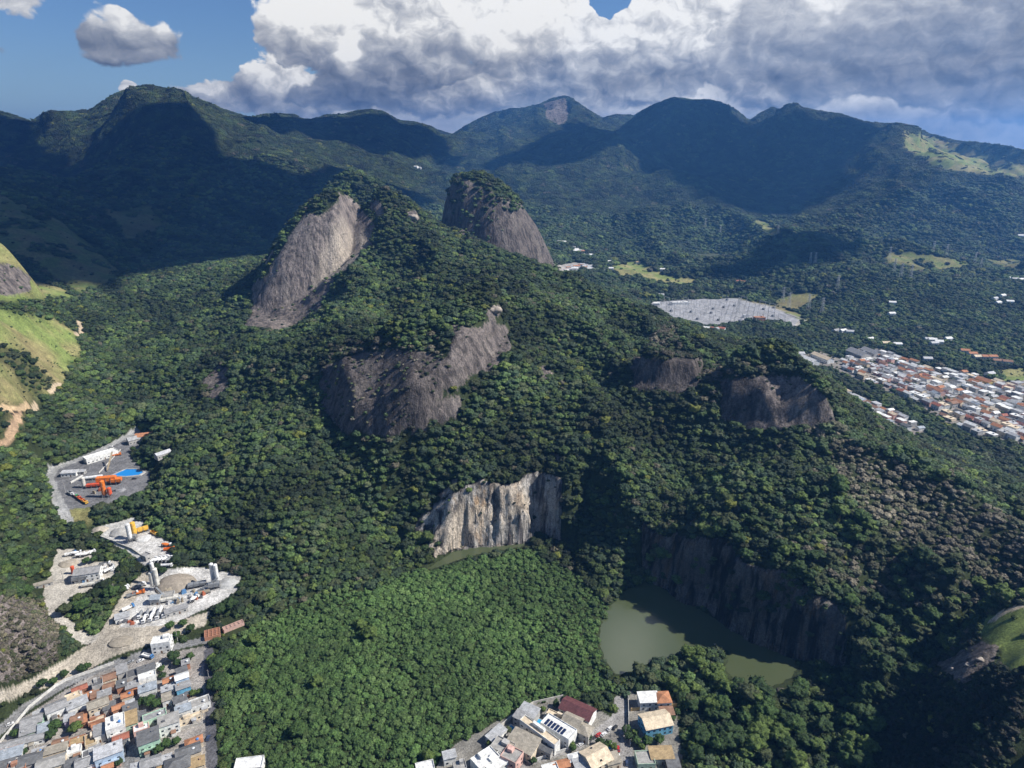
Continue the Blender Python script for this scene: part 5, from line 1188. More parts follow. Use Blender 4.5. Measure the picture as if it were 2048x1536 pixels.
def mk_car(col, lb):
    t = empty('parked_car', (0,0,0), 0, lb, 'car', 'cars parked along the streets')
    b = MB(); b.prism([(-2.1,.35),(2.1,.35),(2.1,.8),(1.2,.95),(-1.9,1.0),(-2.1,.8)], -.85, .85); b.build('body', mat('paint', col), t)
    b = MB(); b.prism([(-1.7,.99),(.9,.96),(.4,1.42),(-1.3,1.45)], -.74, .74); c = b.build('window_glass', GLASS, t); MB().box(-.45, 0, 1.455, 1.6, 1.3, .05).build('roof', mat('paint', col), t)
    wheels(t, (1.35, -1.35), 1.6, .33); return t
VP = {}
def vehicle(kind, u, v, rot, lb):
    x, y, z = hit(u, v)
    if kind not in VP:
        VP[kind] = {'mw': lambda: mk_mixer(WHITEP, WHITEP, lb), 'md': lambda: mk_mixer(WHITEP, GREYP, lb), 'mo': lambda: mk_mixer(WHITEP, ORANGE, lb), 'lw': lambda: mk_lorry(WHITEP, GREYP, lb), 'lo': lambda: mk_lorry(ORANGE, ORANGE, lb),
            'lb': lambda: mk_lorry(BLUEP, WHITEP, lb), 'ly': lambda: mk_lorry(YELLOW, YELLOW, lb), 'lg': lambda: mk_lorry(GREENP, WHITEP, lb), 'lr': lambda: mk_lorry(REDO, REDO, lb), 'tw': lambda: mk_lorry(WHITEP, WHITEP, lb, True),
            'cw': lambda: mk_car((.75,.75,.75), lb), 'cr': lambda: mk_car((.45,.03,.03), lb), 'cb': lambda: mk_car((.04,.06,.12), lb), 'cg': lambda: mk_car((.3,.31,.32), lb), 'ck': lambda: mk_car((.03,.03,.03), lb)}[kind]()
        o = VP[kind]; o.location = (x, y, z+.02); o.rotation_euler = (0, 0, rot)
    else: o = copy_tree(VP[kind], (x, y, z+.02), rot, lb)
    return o
RV = px_angle(z1(1160, 300), z1(1120, 385), 6)
TR = [(1110,310,'md'),(1140,345,'mw'),(1165,300,'md'),(1195,330,'mw'),(1215,290,'mw'),(1245,315,'md'),(1268,275,'mw'),(1300,300,'md')]
for i, (X, Y, k) in enumerate(TR): vehicle(k, *z1(X, Y+15), RV+.05*(i % 3), '%s mixer truck, %s from left in the row in front of the grey shed' % ('grey-drummed' if k == 'md' else 'white', ORD[i+1]))
for X, Y, k, a, lb in [(1530,200,'mw',1.2,'white mixer truck parked alone on the right of the pale yard'),(1095,150,'lo',.4,'small orange lorry beside the sandy road'),(1045,165,'lw',.7,'white lorry on the road edge below the orange lorry'),(1105,95,'lw',.8,'white lorry on the road edge above the orange lorry'),
      (965,130,'lw',.8,'white lorry standing by the roadside trees'),(1010,270,'lb',.9,'blue-cabbed lorry on the pale ground below the silos'),(1165,650,'lb',-.3,'blue lorry with pale load by the lower-left street trees'),(945,350,'lw',.4,'white lorry beside the white yard shed')]: vehicle(k, *z1(X, Y), a, lb)
for X, Y, k, a, lb in [(350,1152,'lb',.5,'blue-cabbed lorry at the top left of the sandy yard'),(395,1150,'mw',.6,'white mixer truck second in the row at the top of the sandy yard'),(430,1165,'mw',.7,'white mixer truck third in the row at the top of the sandy yard'),(475,1160,'mw',.8,'white mixer truck fourth in the row at the top of the sandy yard'),(515,1145,'tw',.8,'white tank lorry ending the row at the top of the sandy yard'),
      (550,1340,'lb',.3,'blue lorry beside the plant hall'),(610,1280,'mw',.2,'white mixer truck right of the plant hall'),(680,1290,'tw',1.0,'pale tank lorry at the right edge of the left yard'),(640,1240,'lw',.3,'white lorry behind the plant hall'),(590,1400,'lw',.9,'white lorry among crates below the plant hall'),
      (1060,975,'ly',-.6,'yellow lorry by the trees in the middle yard'),(1165,1080,'mo',.1,'orange-drummed mixer truck at the right of the middle yard'),(1190,1112,'lo',.2,'orange lorry below the orange-drummed mixer'),
      (1055,1215,'mw',1.3,'white mixer truck first from left in the row outside the middle yard'),(1090,1208,'mw',1.3,'white mixer truck second from left outside the middle yard'),(1122,1204,'mw',1.3,'white mixer truck third from left outside the middle yard'),(1155,1200,'mw',1.3,'white mixer truck fourth from left outside the middle yard'),(1188,1205,'md',1.3,'grey mixer truck at the right end outside the middle yard'),(1170,1255,'tw',.1,'white tank lorry below the row outside the middle yard'),
      (345,635,'lw',-.6,'white lorry first in the slanting row on the asphalt yard'),(385,650,'lg',-.6,'green-cabbed lorry second in the slanting row'),(410,668,'lr',-.6,'red lorry third in the slanting row'),(440,690,'lo',-.6,'orange lorry fourth in the slanting row'),(468,708,'ly',-.6,'yellow lorry last in the slanting row'),
      (890,505,'ck',.2,'black car alone below the blue basin'),(740,305,'lo',.5,'orange lorry on the upper platform above the lawn'),(690,232,'cw',.4,'white car parked above the long office'),(800,1450,'tw',.9,'white tank lorry on the sandy road beside the trees'),(930,1425,'lw',.8,'white lorry at the road edge left of the silos')]: vehicle(k, *z2(X, Y), a, lb)
CARS = [(1030,545,'ck',.3,'black car under the white house gate'),(1205,530,'cw',.6,'white car first from left along the street'),(1150,562,'cg',.6,'grey car on the street below the solar house'),(1280,492,'ck',.7,'black car in the row by the brown house'),(1330,463,'cr',.7,'dark red car in the parked row'),(1366,460,'cw',.7,'white car between red car and white van'),(1411,418,'cw',.8,'white van at the street corner'),(1446,410,'ck',.8,'black car at the corner beside the shaded trees'),
  (1470,562,'cr',1.5,'red car parked on the upright street'),(1474,618,'cw',1.5,'white car below the red car on the upright street'),(1530,662,'cb',1.5,'dark blue car at the bottom of the upright street')]
for X, Y, k, a, lb in CARS: vehicle(k, *z3(X, Y), a, lb)
for X, Y, k, a, lb in [(985,1390,'ck',1.9,'black car in the lane between the lower-left houses'),(975,1420,'cg',1.9,'grey car below the black car in the lower-left lane'),(1110,680,'cw',.7,'white car near the blue lorry on the upper street'),(1030,690,'cg',.7,'grey car on the upper street of the lower-left quarter'),(600,1385,'cw',.2,'white car in the yard among lower-left houses'),(80,1180,'cw',.7,'white car on the road at the left edge'),(1640,1290,'cb',1.7,'dark blue car in the shaded street by the forest')]: vehicle(k, *z1(X, Y), a, lb)
# silos and plants
silo(*z2(1095,1445), 1.8, 14, CREAM, 'cream silo in front of the pair at the left of the large yard'); silo(*z2(1055,1450), 1.6, 11, CREAM, 'cream silo left in the front group of the large yard'); silo(*z2(1070,1395), 1.5, 14, WHITEP, 'slender white silo behind the front group of the large yard')
silo(*z2(1572,1400), 1.6, 14, WHITEP, 'left one of the twin white silos by the forest edge'); silo(*z2(1606,1408), 1.6, 14, WHITEP, 'right one of the twin white silos by the forest edge')
silo(*z2(862,1045), 1.9, 13, WHITEP, 'white silo left of the yellow silo in the middle yard'); silo(*z2(898,1012), 2.1, 11, YELLOW, 'yellow silo in the middle yard')
silo(*z2(465,575), 1.7, 8, CREAM, 'pale grey silo at the left of the orange plant', 2); silo(*z2(640,655), 2.0, 13, ORANGE, 'tall orange silo in front of the asphalt plant', 3); silo(*z2(688,655), 1.9, 6, REDO, 'short red-orange silo right of the tall orange one', 3)
rp = px_angle(z2(480, 560), z2(700, 540), 25)
hopper(*z2(660,548), 17, 5, 8, rp, ORANGE, 'row of large orange bins on the asphalt works'); hopper(*z2(745,545), 9, 5, 6, rp, ORANGE, 'smaller orange bins right of the large ones'); hopper(*z2(555,575), 14, 3.5, 4, rp, REDO, 'low red machinery left of the orange bins')
o_ = MB(); o_.cyl((-9,0,2.4), (9,0,3.2), 1.5, n=16); x, y, z = hit(*z2(535, 510)); t = empty('drum_dryer', (x, y, z), rp, 'long white horizontal drum behind the red machinery', 'dryer drum'); o_.build('drum', WHITEP, t)
for q in (-6, 0, 6): MB().box(q, 0, -.3, .6, 2.6, 1.6).build('support', GREYP, t)
conveyor(*z2(720,620), 18, 2, 7, rp+.5, GREYP, 'grey conveyor right of the orange silos'); conveyor(*z2(690,400), 22, .8, 11, px_angle(z2(640,440), z2(720,330), 25), mat('paint', (.35,.28,.18)), 'tall rusty conveyor standing across the lawn'); heap(*z2(770,600), 6, 2.5, (.25,.25,.26), 'dark gravel heap right of the orange silos', 3)
hopper(*z2(945,965), 13, 3.5, 5, px_angle(z2(900,980), z2(1000,950), 12), YELLOW, 'yellow aggregate bins right of the yellow silo'); hopper(*z2(880,1035), 6, 4, 6, .3, GREYP, 'grey mixing frame beneath the white and yellow silos'); heap(*z2(960,1010), 9, 2, (.55,.55,.54), 'low white aggregate heap below the yellow bins', 5); heap(*z2(790,960), 12, 4, (.42,.41,.39), 'pale grey heap behind the white silo', 6); heap(*z2(600,935), 8, 3, (.45,.40,.33), 'sandy heap at the left end of the middle yard', 7)
hopper(*z2(430,1385), 10, 4, 6, .3, GREYP, 'dark batching frame under the plant hall'); hopper(*z2(500,1420), 9, 3, 3, .3, CREAM, 'cream bins below the plant hall'); MBt = MB()
x, y, z = hit(*z2(372, 1310)); t = empty('storage_tank', (x, y, z), 0, 'red upright tank at the left end of the plant hall', 'tank'); MB().cyl((0,0,-.4), (0,0,6.5), 1.4, n=16).build('shell', REDO, t); MB().cyl((0,0,6.5), (0,0,7.1), 1.4, .3, 16).build('cap', REDO, t)
heap(*z2(330,1225), 9, 2.5, (.40,.35,.28), 'sandy heap left of the plant hall', 8); heap(*z1(1380,75), 17, 6, (.30,.26,.21), 'wide brown earth heap at the back of the large yard', 9); heap(*z1(1350,115), 8, 4, (.42,.36,.27), 'pale sand heap in front of the brown earth heap', 10); heap(*z1(1790,70), 10, 4, (.42,.42,.41), 'grey gravel heap at the right end of the large yard', 11); heap(*z1(960,520), 9, 1.5, (.33,.29,.23), 'low dirt heap beside the sandy road', 12)
hopper(*z1(1555,95), 13, 4, 4, .35, GREYP, 'dark aggregate bins left of the twin silos'); hopper(*z1(1690,110), 8, 4, 6, .35, GREYP, 'dark mixing frame beneath the twin silos'); hopper(*z1(1340,205), 12, 4, 3.5, .35, CREAM, 'cream bins behind the truck row'); hopper(*z1(1600,150), 10, 3, 2.5, .35, mat('slab', (.3,.26,.2)), 'low brown bins in front of the twin silos'); conveyor(*z1(1640,120), 16, 1, 8, .5, GREYP, 'dark conveyor rising to the twin silos'); conveyor(*z1(1290,190), 15, 1, 7, 2.6, GREYP, 'dark conveyor rising to the cream silos')
# small clutter: crates and pallets in the yards
for i in range(46):
    r = random.Random(900+i); base = [(1500,140,260,60),(1000,380,130,60),(1390,200,100,50),(1560,170,140,40)][i % 4] if i < 30 else None
    if base: u, v = z1(base[0]+r.uniform(-1, 1)*base[2]/2, base[1]+r.uniform(-1, 1)*base[3]/2)
    else: u, v = z2(*[(640,1270,150,90),(480,1400,160,60),(620,600,200,60)][i % 3][:2]); u += r.uniform(-17, 17); v += r.uniform(-8, 8)
    x, y, z = hit(u, v); c = [(.5,.5,.5),(.12,.12,.13),(.35,.3,.22),(.6,.58,.55),(.1,.22,.4),(.4,.12,.06)][i % 6]
    b = MB(); w, d, h = r.uniform(1.5, 4), r.uniform(1.2, 2.6), r.uniform(.8, 2.4); b.box(0, 0, -.2, w, d, h+.2); b.box(0, 0, h+.002, w*.7, d*.6, h*.35)
    o = b.build('stacked_crate', mat('paint', c)); o.location = (x, y, z); o.rotation_euler = (0, 0, r.uniform(0, 3)); cn = ['pale grey','black','brown','whitish','blue','rusty red'][i % 6]
    o['category'] = 'crate'; o['label'] = '%s stacked crates standing on the works yards' % cn; o['group'] = 'crates and pallets in the works yards'
# ------------------------------------------------------------ far town on the right, with its streets
MASS = []
def far_house(x, y, w, d, h, rot, wall, roof, rt_, group, lab, name='house', cat='house'):
    if name == 'house' and sum(1 for o in C.objects if o.get('category') == 'house') >= 296: MASS.append((x, y, w, d, h, rot, wall, roof, rt_)); FOOT.append((x, y, max(w, d)*.5)); return
    key = ('fh', round(w), round(d), round(h), roof, wall, rt_); z = float(ground(x, y))
    if key not in _wm:
        w_, d_, h_ = round(w), round(d), round(h); W_ = MB(); W_.box(0, 0, -1.5, w_, d_, h_+1.5); Rf = MB()
        if rt_ == 'gable': rise = d_*.24; W_.rprism([(-d_/2+.05, h_), (d_/2-.05, h_), (0, h_+rise-.1)], -w_/2+.05, w_/2-.05); Rf.rprism([(-d_/2-.5, h_-.1), (0, h_+rise), (d_/2+.5, h_-.1), (d_/2+.5, h_+.15), (0, h_+rise+.3), (-d_/2-.5, h_+.15)], -w_/2-.5, w_/2+.5)
        else: Rf.box(0, 0, h_+.01, w_+.5, d_+.5, .3); Rf.box(w_*.2, 0, h_+.312, 2, 2, 1.4)
        win = MB()
        for k in range(max(1, w_//4)): win.box(-w_/2+(k+.5)*w_/max(1, w_//4), -d_/2-.03, 1.1, 1.5, .08, 1.2)
        out = []
        for nm, b, m in (('wall', W_, mat(*WALLCOL[wall])), ('roof', Rf, mat(*ROOFCOL[roof])), ('window', win, GLASS)):
            me = bpy.data.meshes.new(nm); me.from_pydata(b.v, [], b.f); me.materials.append(m); out.append((nm, me))
        _wm[key] = out
    root = empty(name, (x, y, z), rot, lab, cat, group); FOOT.append((x, y, max(w, d)*.5))
    for nm, me in _wm[key]:
        if nm == 'window' and y > 1100: continue
        o = bpy.data.objects.new(nm, me); C.objects.link(o); o.parent = root
    return root
def town(poly, gap, seed, label_place, zz, dens=.9, rotp=None, maxn=260):
    r = random.Random(seed); wp = wpoly(poly, zz); p = np.array(wp); a = rotp; ca_, sa_ = math.cos(a), math.sin(a)
    c = p.mean(0); loc = (p-c)@np.array([[ca_, -sa_], [sa_, ca_]]); rows = []; n = 0
    yv = loc[:,1].min()+gap[1]/2; k = 0
    while yv < loc[:,1].max() and n < maxn:
        row = []; xv = loc[:,0].min()+r.uniform(0, gap[0])
        while xv < loc[:,0].max():
            w = r.uniform(.62, .98)*gap[0]; jy = r.uniform(-1.6, 1.6); x = c[0]+xv*ca_-(yv+jy)*sa_; y = c[1]+xv*sa_+(yv+jy)*ca_
            if poly_mask(wp, np.array([x]), np.array([y]))[0] and r.random() < dens: row.append((x, y, w))
            xv += w+r.choice([.8, 2.2, 3, 6])
        if row: rows.append(row)
        k += 1; yv += gap[1]+(5.5 if k % 2 == 0 else 0)
    for i, row in enumerate(rows):
        row.sort(key=lambda q: q[0]/q[1])
        for j, (x, y, w) in enumerate(row):
            rf = r.choices(['white', 'light grey', 'silver', 'orange tile', 'brown tile', 'grey', 'red tile', 'dark grey', 'cream', 'pale blue-grey'], [34, 18, 18, 14, 5, 6, 3, 4, 8, 6])[0]
            rt_ = 'gable' if 'tile' in rf or r.random() < .4 else 'flat'; d = gap[1]*r.uniform(.6, .86); wl = r.choice(['white', 'cream', 'white', 'white', 'pink', 'grey'])
            lab = '%s-roofed house, %s from left in %s row from front, %s' % (rf, ORD[j+1] if j+1 < len(ORD) else 'far along', ORD[i+1] if i+1 < len(ORD) else 'a rear', label_place)
            far_house(x, y, w, d, r.choice([3.4, 4, 6, 6]), a+r.choice([0, 0, math.pi/2 if w < 10 else 0])+r.uniform(-.12, .12), wl, rf, rt_, 'houses of '+label_place, lab); n += 1
    return n
RT = px_angle((1700,745), (1960,850), 4)
TOWNJOB = []
for u, v, w, d, h, wl, rf, lb in [(1618,718,34,13,6,'white','white','long white warehouse, left of two at the town edge'),(1645,713,38,13,6,'white','cream','long cream-white warehouse, right of two at the town edge'),(1717,705,34,20,8,'grey','grey','large grey hangar roof above the orange roofs'),(1742,702,30,16,8,'grey','grey','second large grey hangar right of the first'),(1762,706,20,14,7,'grey','grey','smaller grey hangar at the end of the grey pair'),
      (1970,760,22,12,6,'yellow','orange tile','wide orange roof on yellow walls at the right of the valley town'),(1950,763,14,12,5,'cream','orange tile','orange-roofed hall left of the yellow-walled one')]:
    x, y, z = hit(u, v, h, y0=690); far_house(x, y, w, d, h, RT, wl, rf, 'gable', 'large sheds beside the valley town', lb, 'warehouse', 'warehouse')
SC_H = [(1686,660,'white'),(1700,662,'silver'),(1672,660,'grey'),(1865,678,'white'),(1878,682,'white'),(1868,685,'silver'),(1896,676,'white'),(1858,677,'silver'),(1930,700,'orange tile'),(1945,706,'orange tile'),(1955,712,'cream'),(1972,712,'orange tile'),(1985,712,'orange tile'),(1995,720,'brown tile'),(2015,722,'brown tile'),(1740,677,'white'),(1795,687,'white'),(1772,685,'cream'),(1785,604,'white'),(1783,626,'white'),(1996,604,'white'),(2020,602,'white'),(1990,596,'silver'),(2005,590,'white'),(2018,555,'white'),(2030,557,'silver'),(2042,558,'white'),(1477,562,'red tile'),(1485,563,'orange tile'),(1420,656,'red tile'),(1430,657,'silver'),(1443,656,'red tile'),(1412,655,'white'),
  (1218,522,'white'),(1222,536,'white'),(1214,541,'silver'),(1325,538,'white'),(1112,521,'white'),(1128,483,'white'),(1118,482,'silver'),(1322,589,'silver'),(1313,606,'white'),(1276,524,'tan'),(832,334,'white'),(838,336,'silver'),(2042,472,'white'),(1980,746,'silver'),(1855,716,'silver'),(1600,706,'silver'),(1562,714,'white'),(1572,716,'cream')]
for i, (u, v, rf) in enumerate(SC_H):
    x, y, z = hit(u, v, 4, y0=900); s_ = 1 if y < 2200 else 1.5
    place = 'scattered in the right-hand woods' if u > 1500 else 'near the substation' if u > 1000 else 'behind the peaks'
    far_house(x, y, 13*s_, 9*s_, 4*s_, random.Random(i).uniform(-.5, .5), 'white', rf, 'gable', 'scattered houses in the woods', '%s-roofed lone house, %s from left of those %s' % (rf, ORD[1+sorted(q[0] for q in SC_H).index(u)] if sorted(q[0] for q in SC_H).index(u) < 29 else ORD[-1-(len(SC_H)-30)+0].replace('', '') if False else '%dth' % (sorted(q[0] for q in SC_H).index(u)+1), place))
def cluster(pix, n, seed, place):
    r = random.Random(seed)
    for i in range(n):
        t = (i+.5)/n*(len(pix)-1); k = int(t); f = t-k; u = pix[k][0]*(1-f)+pix[k+1][0]*f+r.uniform(-4, 4); v = pix[k][1]*(1-f)+pix[k+1][1]*f+r.uniform(-3.5, 3.5)
        x, y, z = hit(u, v, 4, y0=1450); rf = r.choice(['white', 'white', 'silver', 'light grey', 'orange tile']); far_house(x, y, r.uniform(10, 18), r.uniform(8, 12), 4, r.uniform(-.4, .4), 'white', rf, r.choice(['gable', 'flat']), 'houses of the far village', '%s-roofed tiny house, %s from left, %s' % (rf, ORD[i+1], place))
nt1 = town([(1672,730),(1700,712),(1760,704),(1800,716),(1850,735),(1900,744),(1950,752),(1990,768),(2060,766),(2150,790),(2150,902),(2060,888),(1950,872),(1900,845),(1855,818),(1800,790),(1740,766)], (13, 10.5), 5, 'valley town', 4, .84, rotp=RT, maxn=270)
nt2 = town([(1622,748),(1640,752),(1690,782),(1745,805),(1800,835),(1850,862),(1830,868),(1760,846),(1700,815),(1650,780)], (12, 9), 6, 'ridge-foot street', 4, .95, rotp=RT)
print('town', nt1, nt2)
cluster([(1124,540),(1150,533),(1170,530),(1186,535)], 24, 3, 'far village right of the tall dome'); cluster([(1147,495),(1165,503),(1186,508)], 14, 4, 'upper village street right of the dome')
mass = MB(); mi = []; mats_ = []
for (x, y, w, d, h, rot, wall, roof, rt_) in MASS:
    z = float(ground(x, y)); n0 = len(mass.f); mass.box(x, y, z-1.5, w, d, h+1.5, rot)
    if rt_ == 'gable':
        q = MB(); q.rprism([(-d/2-.4, h+.01), (0, h+d*.22), (d/2+.4, h+.01)], -w/2-.4, w/2+.4); cc, sn = math.cos(rot), math.sin(rot); mass.add([(x+a*cc-b*sn, y+a*sn+b*cc, z+e) for a, b, e in q.v], q.f)
    else: mass.box(x, y, z+h+.01, w+.4, d+.4, .3, rot)
    for nm in (mat(*WALLCOL[wall]), mat(*ROOFCOL[roof])):
        if nm not in mats_: mats_.append(nm)
    mi += [mats_.index(mat(*WALLCOL[wall]))]*6+[mats_.index(mat(*ROOFCOL[roof]))]*(len(mass.f)-n0-6)
if MASS:
    o = mass.build('distant_houses', mats_[0]); o['kind'] = 'stuff'
    for m_ in mats_[1:]: o.data.materials.append(m_)
    o.data.polygons.foreach_set('material_index', np.array(mi, np.int32))
print('houses in the mass', len(MASS))
# ------------------------------------------------------------ substation
LAT = mat('paint', (.40,.41,.42))
def mk_gantry():
    t = empty('switchyard_gantry', (0,0,0), 0, 'x', 'gantry', 'steel gantries of the substation')
    for s_ in (-1, 1): b = MB(); b.bar((s_*8-.9,0,-1), (s_*8,0,13), .45); b.bar((s_*8+.9,0,-1), (s_*8,0,13), .45); b.build('mast', LAT, t)
    b = MB(); b.bar((-8,0,12), (8,0,12), .5); b.bar((-8,0,11), (8,0,11), .3); b.build('crossbeam', LAT, t); return t
g0 = mk_gantry(); first = True; SUBP = P_SUB; ps = np.array(SUBP); rs = px_angle((1340,608), (1500,655), 6); rows = 0
cs_, sn_ = math.cos(rs), math.sin(rs); c_ = ps.mean(0); k = 0
for j in range(-9, 10):
    row = []
    for i in range(-12, 13):
        x, y = c_[0]+i*26*cs_-j*30*sn_, c_[1]+i*26*sn_+j*30*cs_
        if poly_mask(SUBP, np.array([x]), np.array([y]))[0] and sdist(SUBP, np.array([[x]]), np.array([[y]]))[0,0] < -12 and (i*7+j*3) % 5: row.append((x, y))
    if not row: continue
    k += 1
    for q, (x, y) in enumerate(row):
        z = float(ground(x, y)); lb = 'grey lattice gantry, %s in %s row of the substation from the front' % (ORD[q+1], ORD[k])
        if first: g0.location = (x, y, z); g0.rotation_euler = (0, 0, rs); g0['label'] = lb; first = False
        else: copy_tree(g0, (x, y, z), rs, lb)
        if (q+j) % 3 == 0:
            b = MB(); b.box(0, 0, -.5, 5, 3.4, 4); b.cyl((-1.4,0,3.5), (-1.4,0,5.6), .35, .2, 8); b.cyl((1.4,0,3.5), (1.4,0,5.6), .35, .2, 8); o = b.build('transformer', GREYP); o.location = (x+7, y+9, z); o.rotation_euler = (0, 0, rs); o['label'] = 'dark transformer beside the %s gantry in %s substation row' % (ORD[q+1], ORD[k]); o['category'] = 'transformer'; o['group'] = 'transformers of the substation'
for u, v, w, d, h, wl, rf, lb in [(1360,604,36,10,6,'white','white','long white control building at the back of the substation'),(1519,634,20,12,7,'brick','orange tile','bright orange building at the right of the substation'),(1345,606,12,8,4,'white','silver','small white block left of the control building'),(1492,630,10,7,5,'white','silver','small white kiosk left of the orange building')]:
    x, y, z = hit(u, v, h); far_house(x, y, w, d, h, .1, wl, rf, 'flat', 'buildings of the substation', lb, 'control_building', 'building')
def mk_pylon():
    t = empty('electricity_pylon', (0,0,0), 0, 'x', 'pylon', 'lattice pylons on the hills')
    b = MB(); H = 34.
    for sx in (-1, 1):
        for sy in (-1, 1): b.bar((sx*3.2, sy*3.2, -2), (sx*.7, sy*.7, H), .45)
    for k in range(6):
        f0, f1 = k/6, (k+1)/6; w0, w1 = 3.2-2.5*f0, 3.2-2.5*f1
        for s_ in (-1, 1): b.bar((-w0, s_*w0, H*f0), (w1, s_*w1, H*f1), .25); b.bar((s_*w0, -w0, H*f0), (s_*w1, w1, H*f1), .25)
    b.build('tower_body', LAT, t)
    for z in (22, 27, 32): q = MB(); q.bar((-6.5, 0, z), (6.5, 0, z), .4); q.bar((-6.5, 0, z), (0, 0, z+2), .22); q.bar((6.5, 0, z), (0, 0, z+2), .22); q.build('cross_arm', LAT, t)
    return t
py0 = mk_pylon()
PYL = [(1787,546,'left of three pylons on the grassy hill'),(1801,556,'middle of three pylons on the grassy hill'),(1820,560,'right of three pylons on the grassy hill'),(1948,530,'left of the pair on the far right hill'),(1959,542,'right of the pair on the far right hill'),(1778,520,'small distant pylon behind the grassy hill'),(1865,508,'pylon beside the pale field'),(1892,514,'pylon between the pale field and the right pair'),(1674,580,'pylon on the brown knoll'),
  (1619,532,'left of the pair behind the substation'),(1629,532,'right of the pair behind the substation'),(1577,617,'pylon on the green slope beside the substation'),(1616,620,'pylon at the right end of the substation road'),(1643,628,'pylon at the right of the valley wood'),(1475,628,'pylon inside the substation yard'),(1565,605,'pylon above the green slope'),(1555,472,'pylon on the dark spur'),(1410,455,'faint pylon on the wooded slope'),(1440,470,'second faint pylon on the wooded slope')]
for i, (u, v, lb) in enumerate(PYL):
    x, y, z = hit(u, v, y0=1100)
    if i == 0: py0.location = (x, y, z); py0.rotation_euler = (0, 0, .5); py0['label'] = 'grey lattice '+('pylon, ' if 'pylon' not in lb else '')+lb
    else: copy_tree(py0, (x, y, z), .3+.1*(i % 5), 'grey lattice '+('pylon, ' if 'pylon' not in lb else '')+lb)
# street lamps and poles in the lower left
def mk_pole():
    t = empty('utility_pole', (0,0,0), 0, 'x', 'pole', 'utility poles along the streets'); b = MB(); b.cyl((0,0,-.5), (0,0,9.5), .18, .12, 8); b.build('post', mat('slab', (.45,.44,.42)), t); MB().box(0, 0, 8.6, 2.2, .14, .14).build('cross_arm', mat('slab', (.3,.25,.2)), t); return t
pp = mk_pole(); PO = [(z1(505,60),'pole on the sandy yard edge'),(z1(905,150),'pole between the trees and the sandy road'),(z1(1400,520),'pole beside the upper street trees'),(z1(965,1380),'pole in the lower-left lane'),(z1(1650,840),'pole at the forest corner of the houses'),(z1(1600,1180),'pole by the grassy plot'),(z2(655,205),'pole above the long office'),(z2(305,620),'pole at the left of the asphalt yard'),(z2(285,1370),'tall pole on the sandy yard'),(z2(725,1500),'pole beside the road trees'),(z3(1415,490),'pole in front of the parked cars'),(z3(1520,470),'pole at the street bend'),(z3(1240,560),'pole on the curving street')]
for i, (uv, lb) in enumerate(PO):
    x, y, z = hit(*uv)
    if i == 0: pp.location = (x, y, z); pp['label'] = 'concrete utility '+lb
    else: copy_tree(pp, (x, y, z), i*.7, 'concrete utility '+lb)

# ------------------------------------------------------------ single trees: gardens first, then the nearest of the forest
BARK = mat('wall', (.12,.09,.065))
LM = [leaf_mat('leaves_%d' % i, c) for i, c in enumerate([(.040,.078,.022),(.028,.055,.018),(.070,.110,.028),(.050,.066,.030)])]
CM = {}
def crown_mesh(i, k):
    if (i, k) not in CM: me = SRC.objects[i].data.copy(); me.materials.clear(); me.materials.append(LM[k]); CM[i, k] = me
    return CM[i, k]
tk = MB(); tk.cyl((0,0,-.6), (0,0,.8), .075, .05, 8); tk.bar((0,0,.45), (.3,.1,.9), .05); tk.bar((0,0,.4), (-.25,.2,.85), .05)
TRK = bpy.data.meshes.new('trunk'); TRK.from_pydata([(a, b, c) for a, b, c in tk.v], [], tk.f); TRK.materials.append(BARK)
def tree(x, y, s, k, lb, group, i):
    z = float(ground(x, y)); t = empty('tree', (x, y, z), (i*1.7) % 6.28, lb, 'tree', group)
    a = bpy.data.objects.new('trunk', TRK); C.objects.link(a); a.parent = t; a.scale = (s, s, s)
    b = bpy.data.objects.new('crown', crown_mesh(i % 6, k)); C.objects.link(b); b.parent = t; b.location = (0, 0, s*.95); b.scale = (s, s, s*1.05)
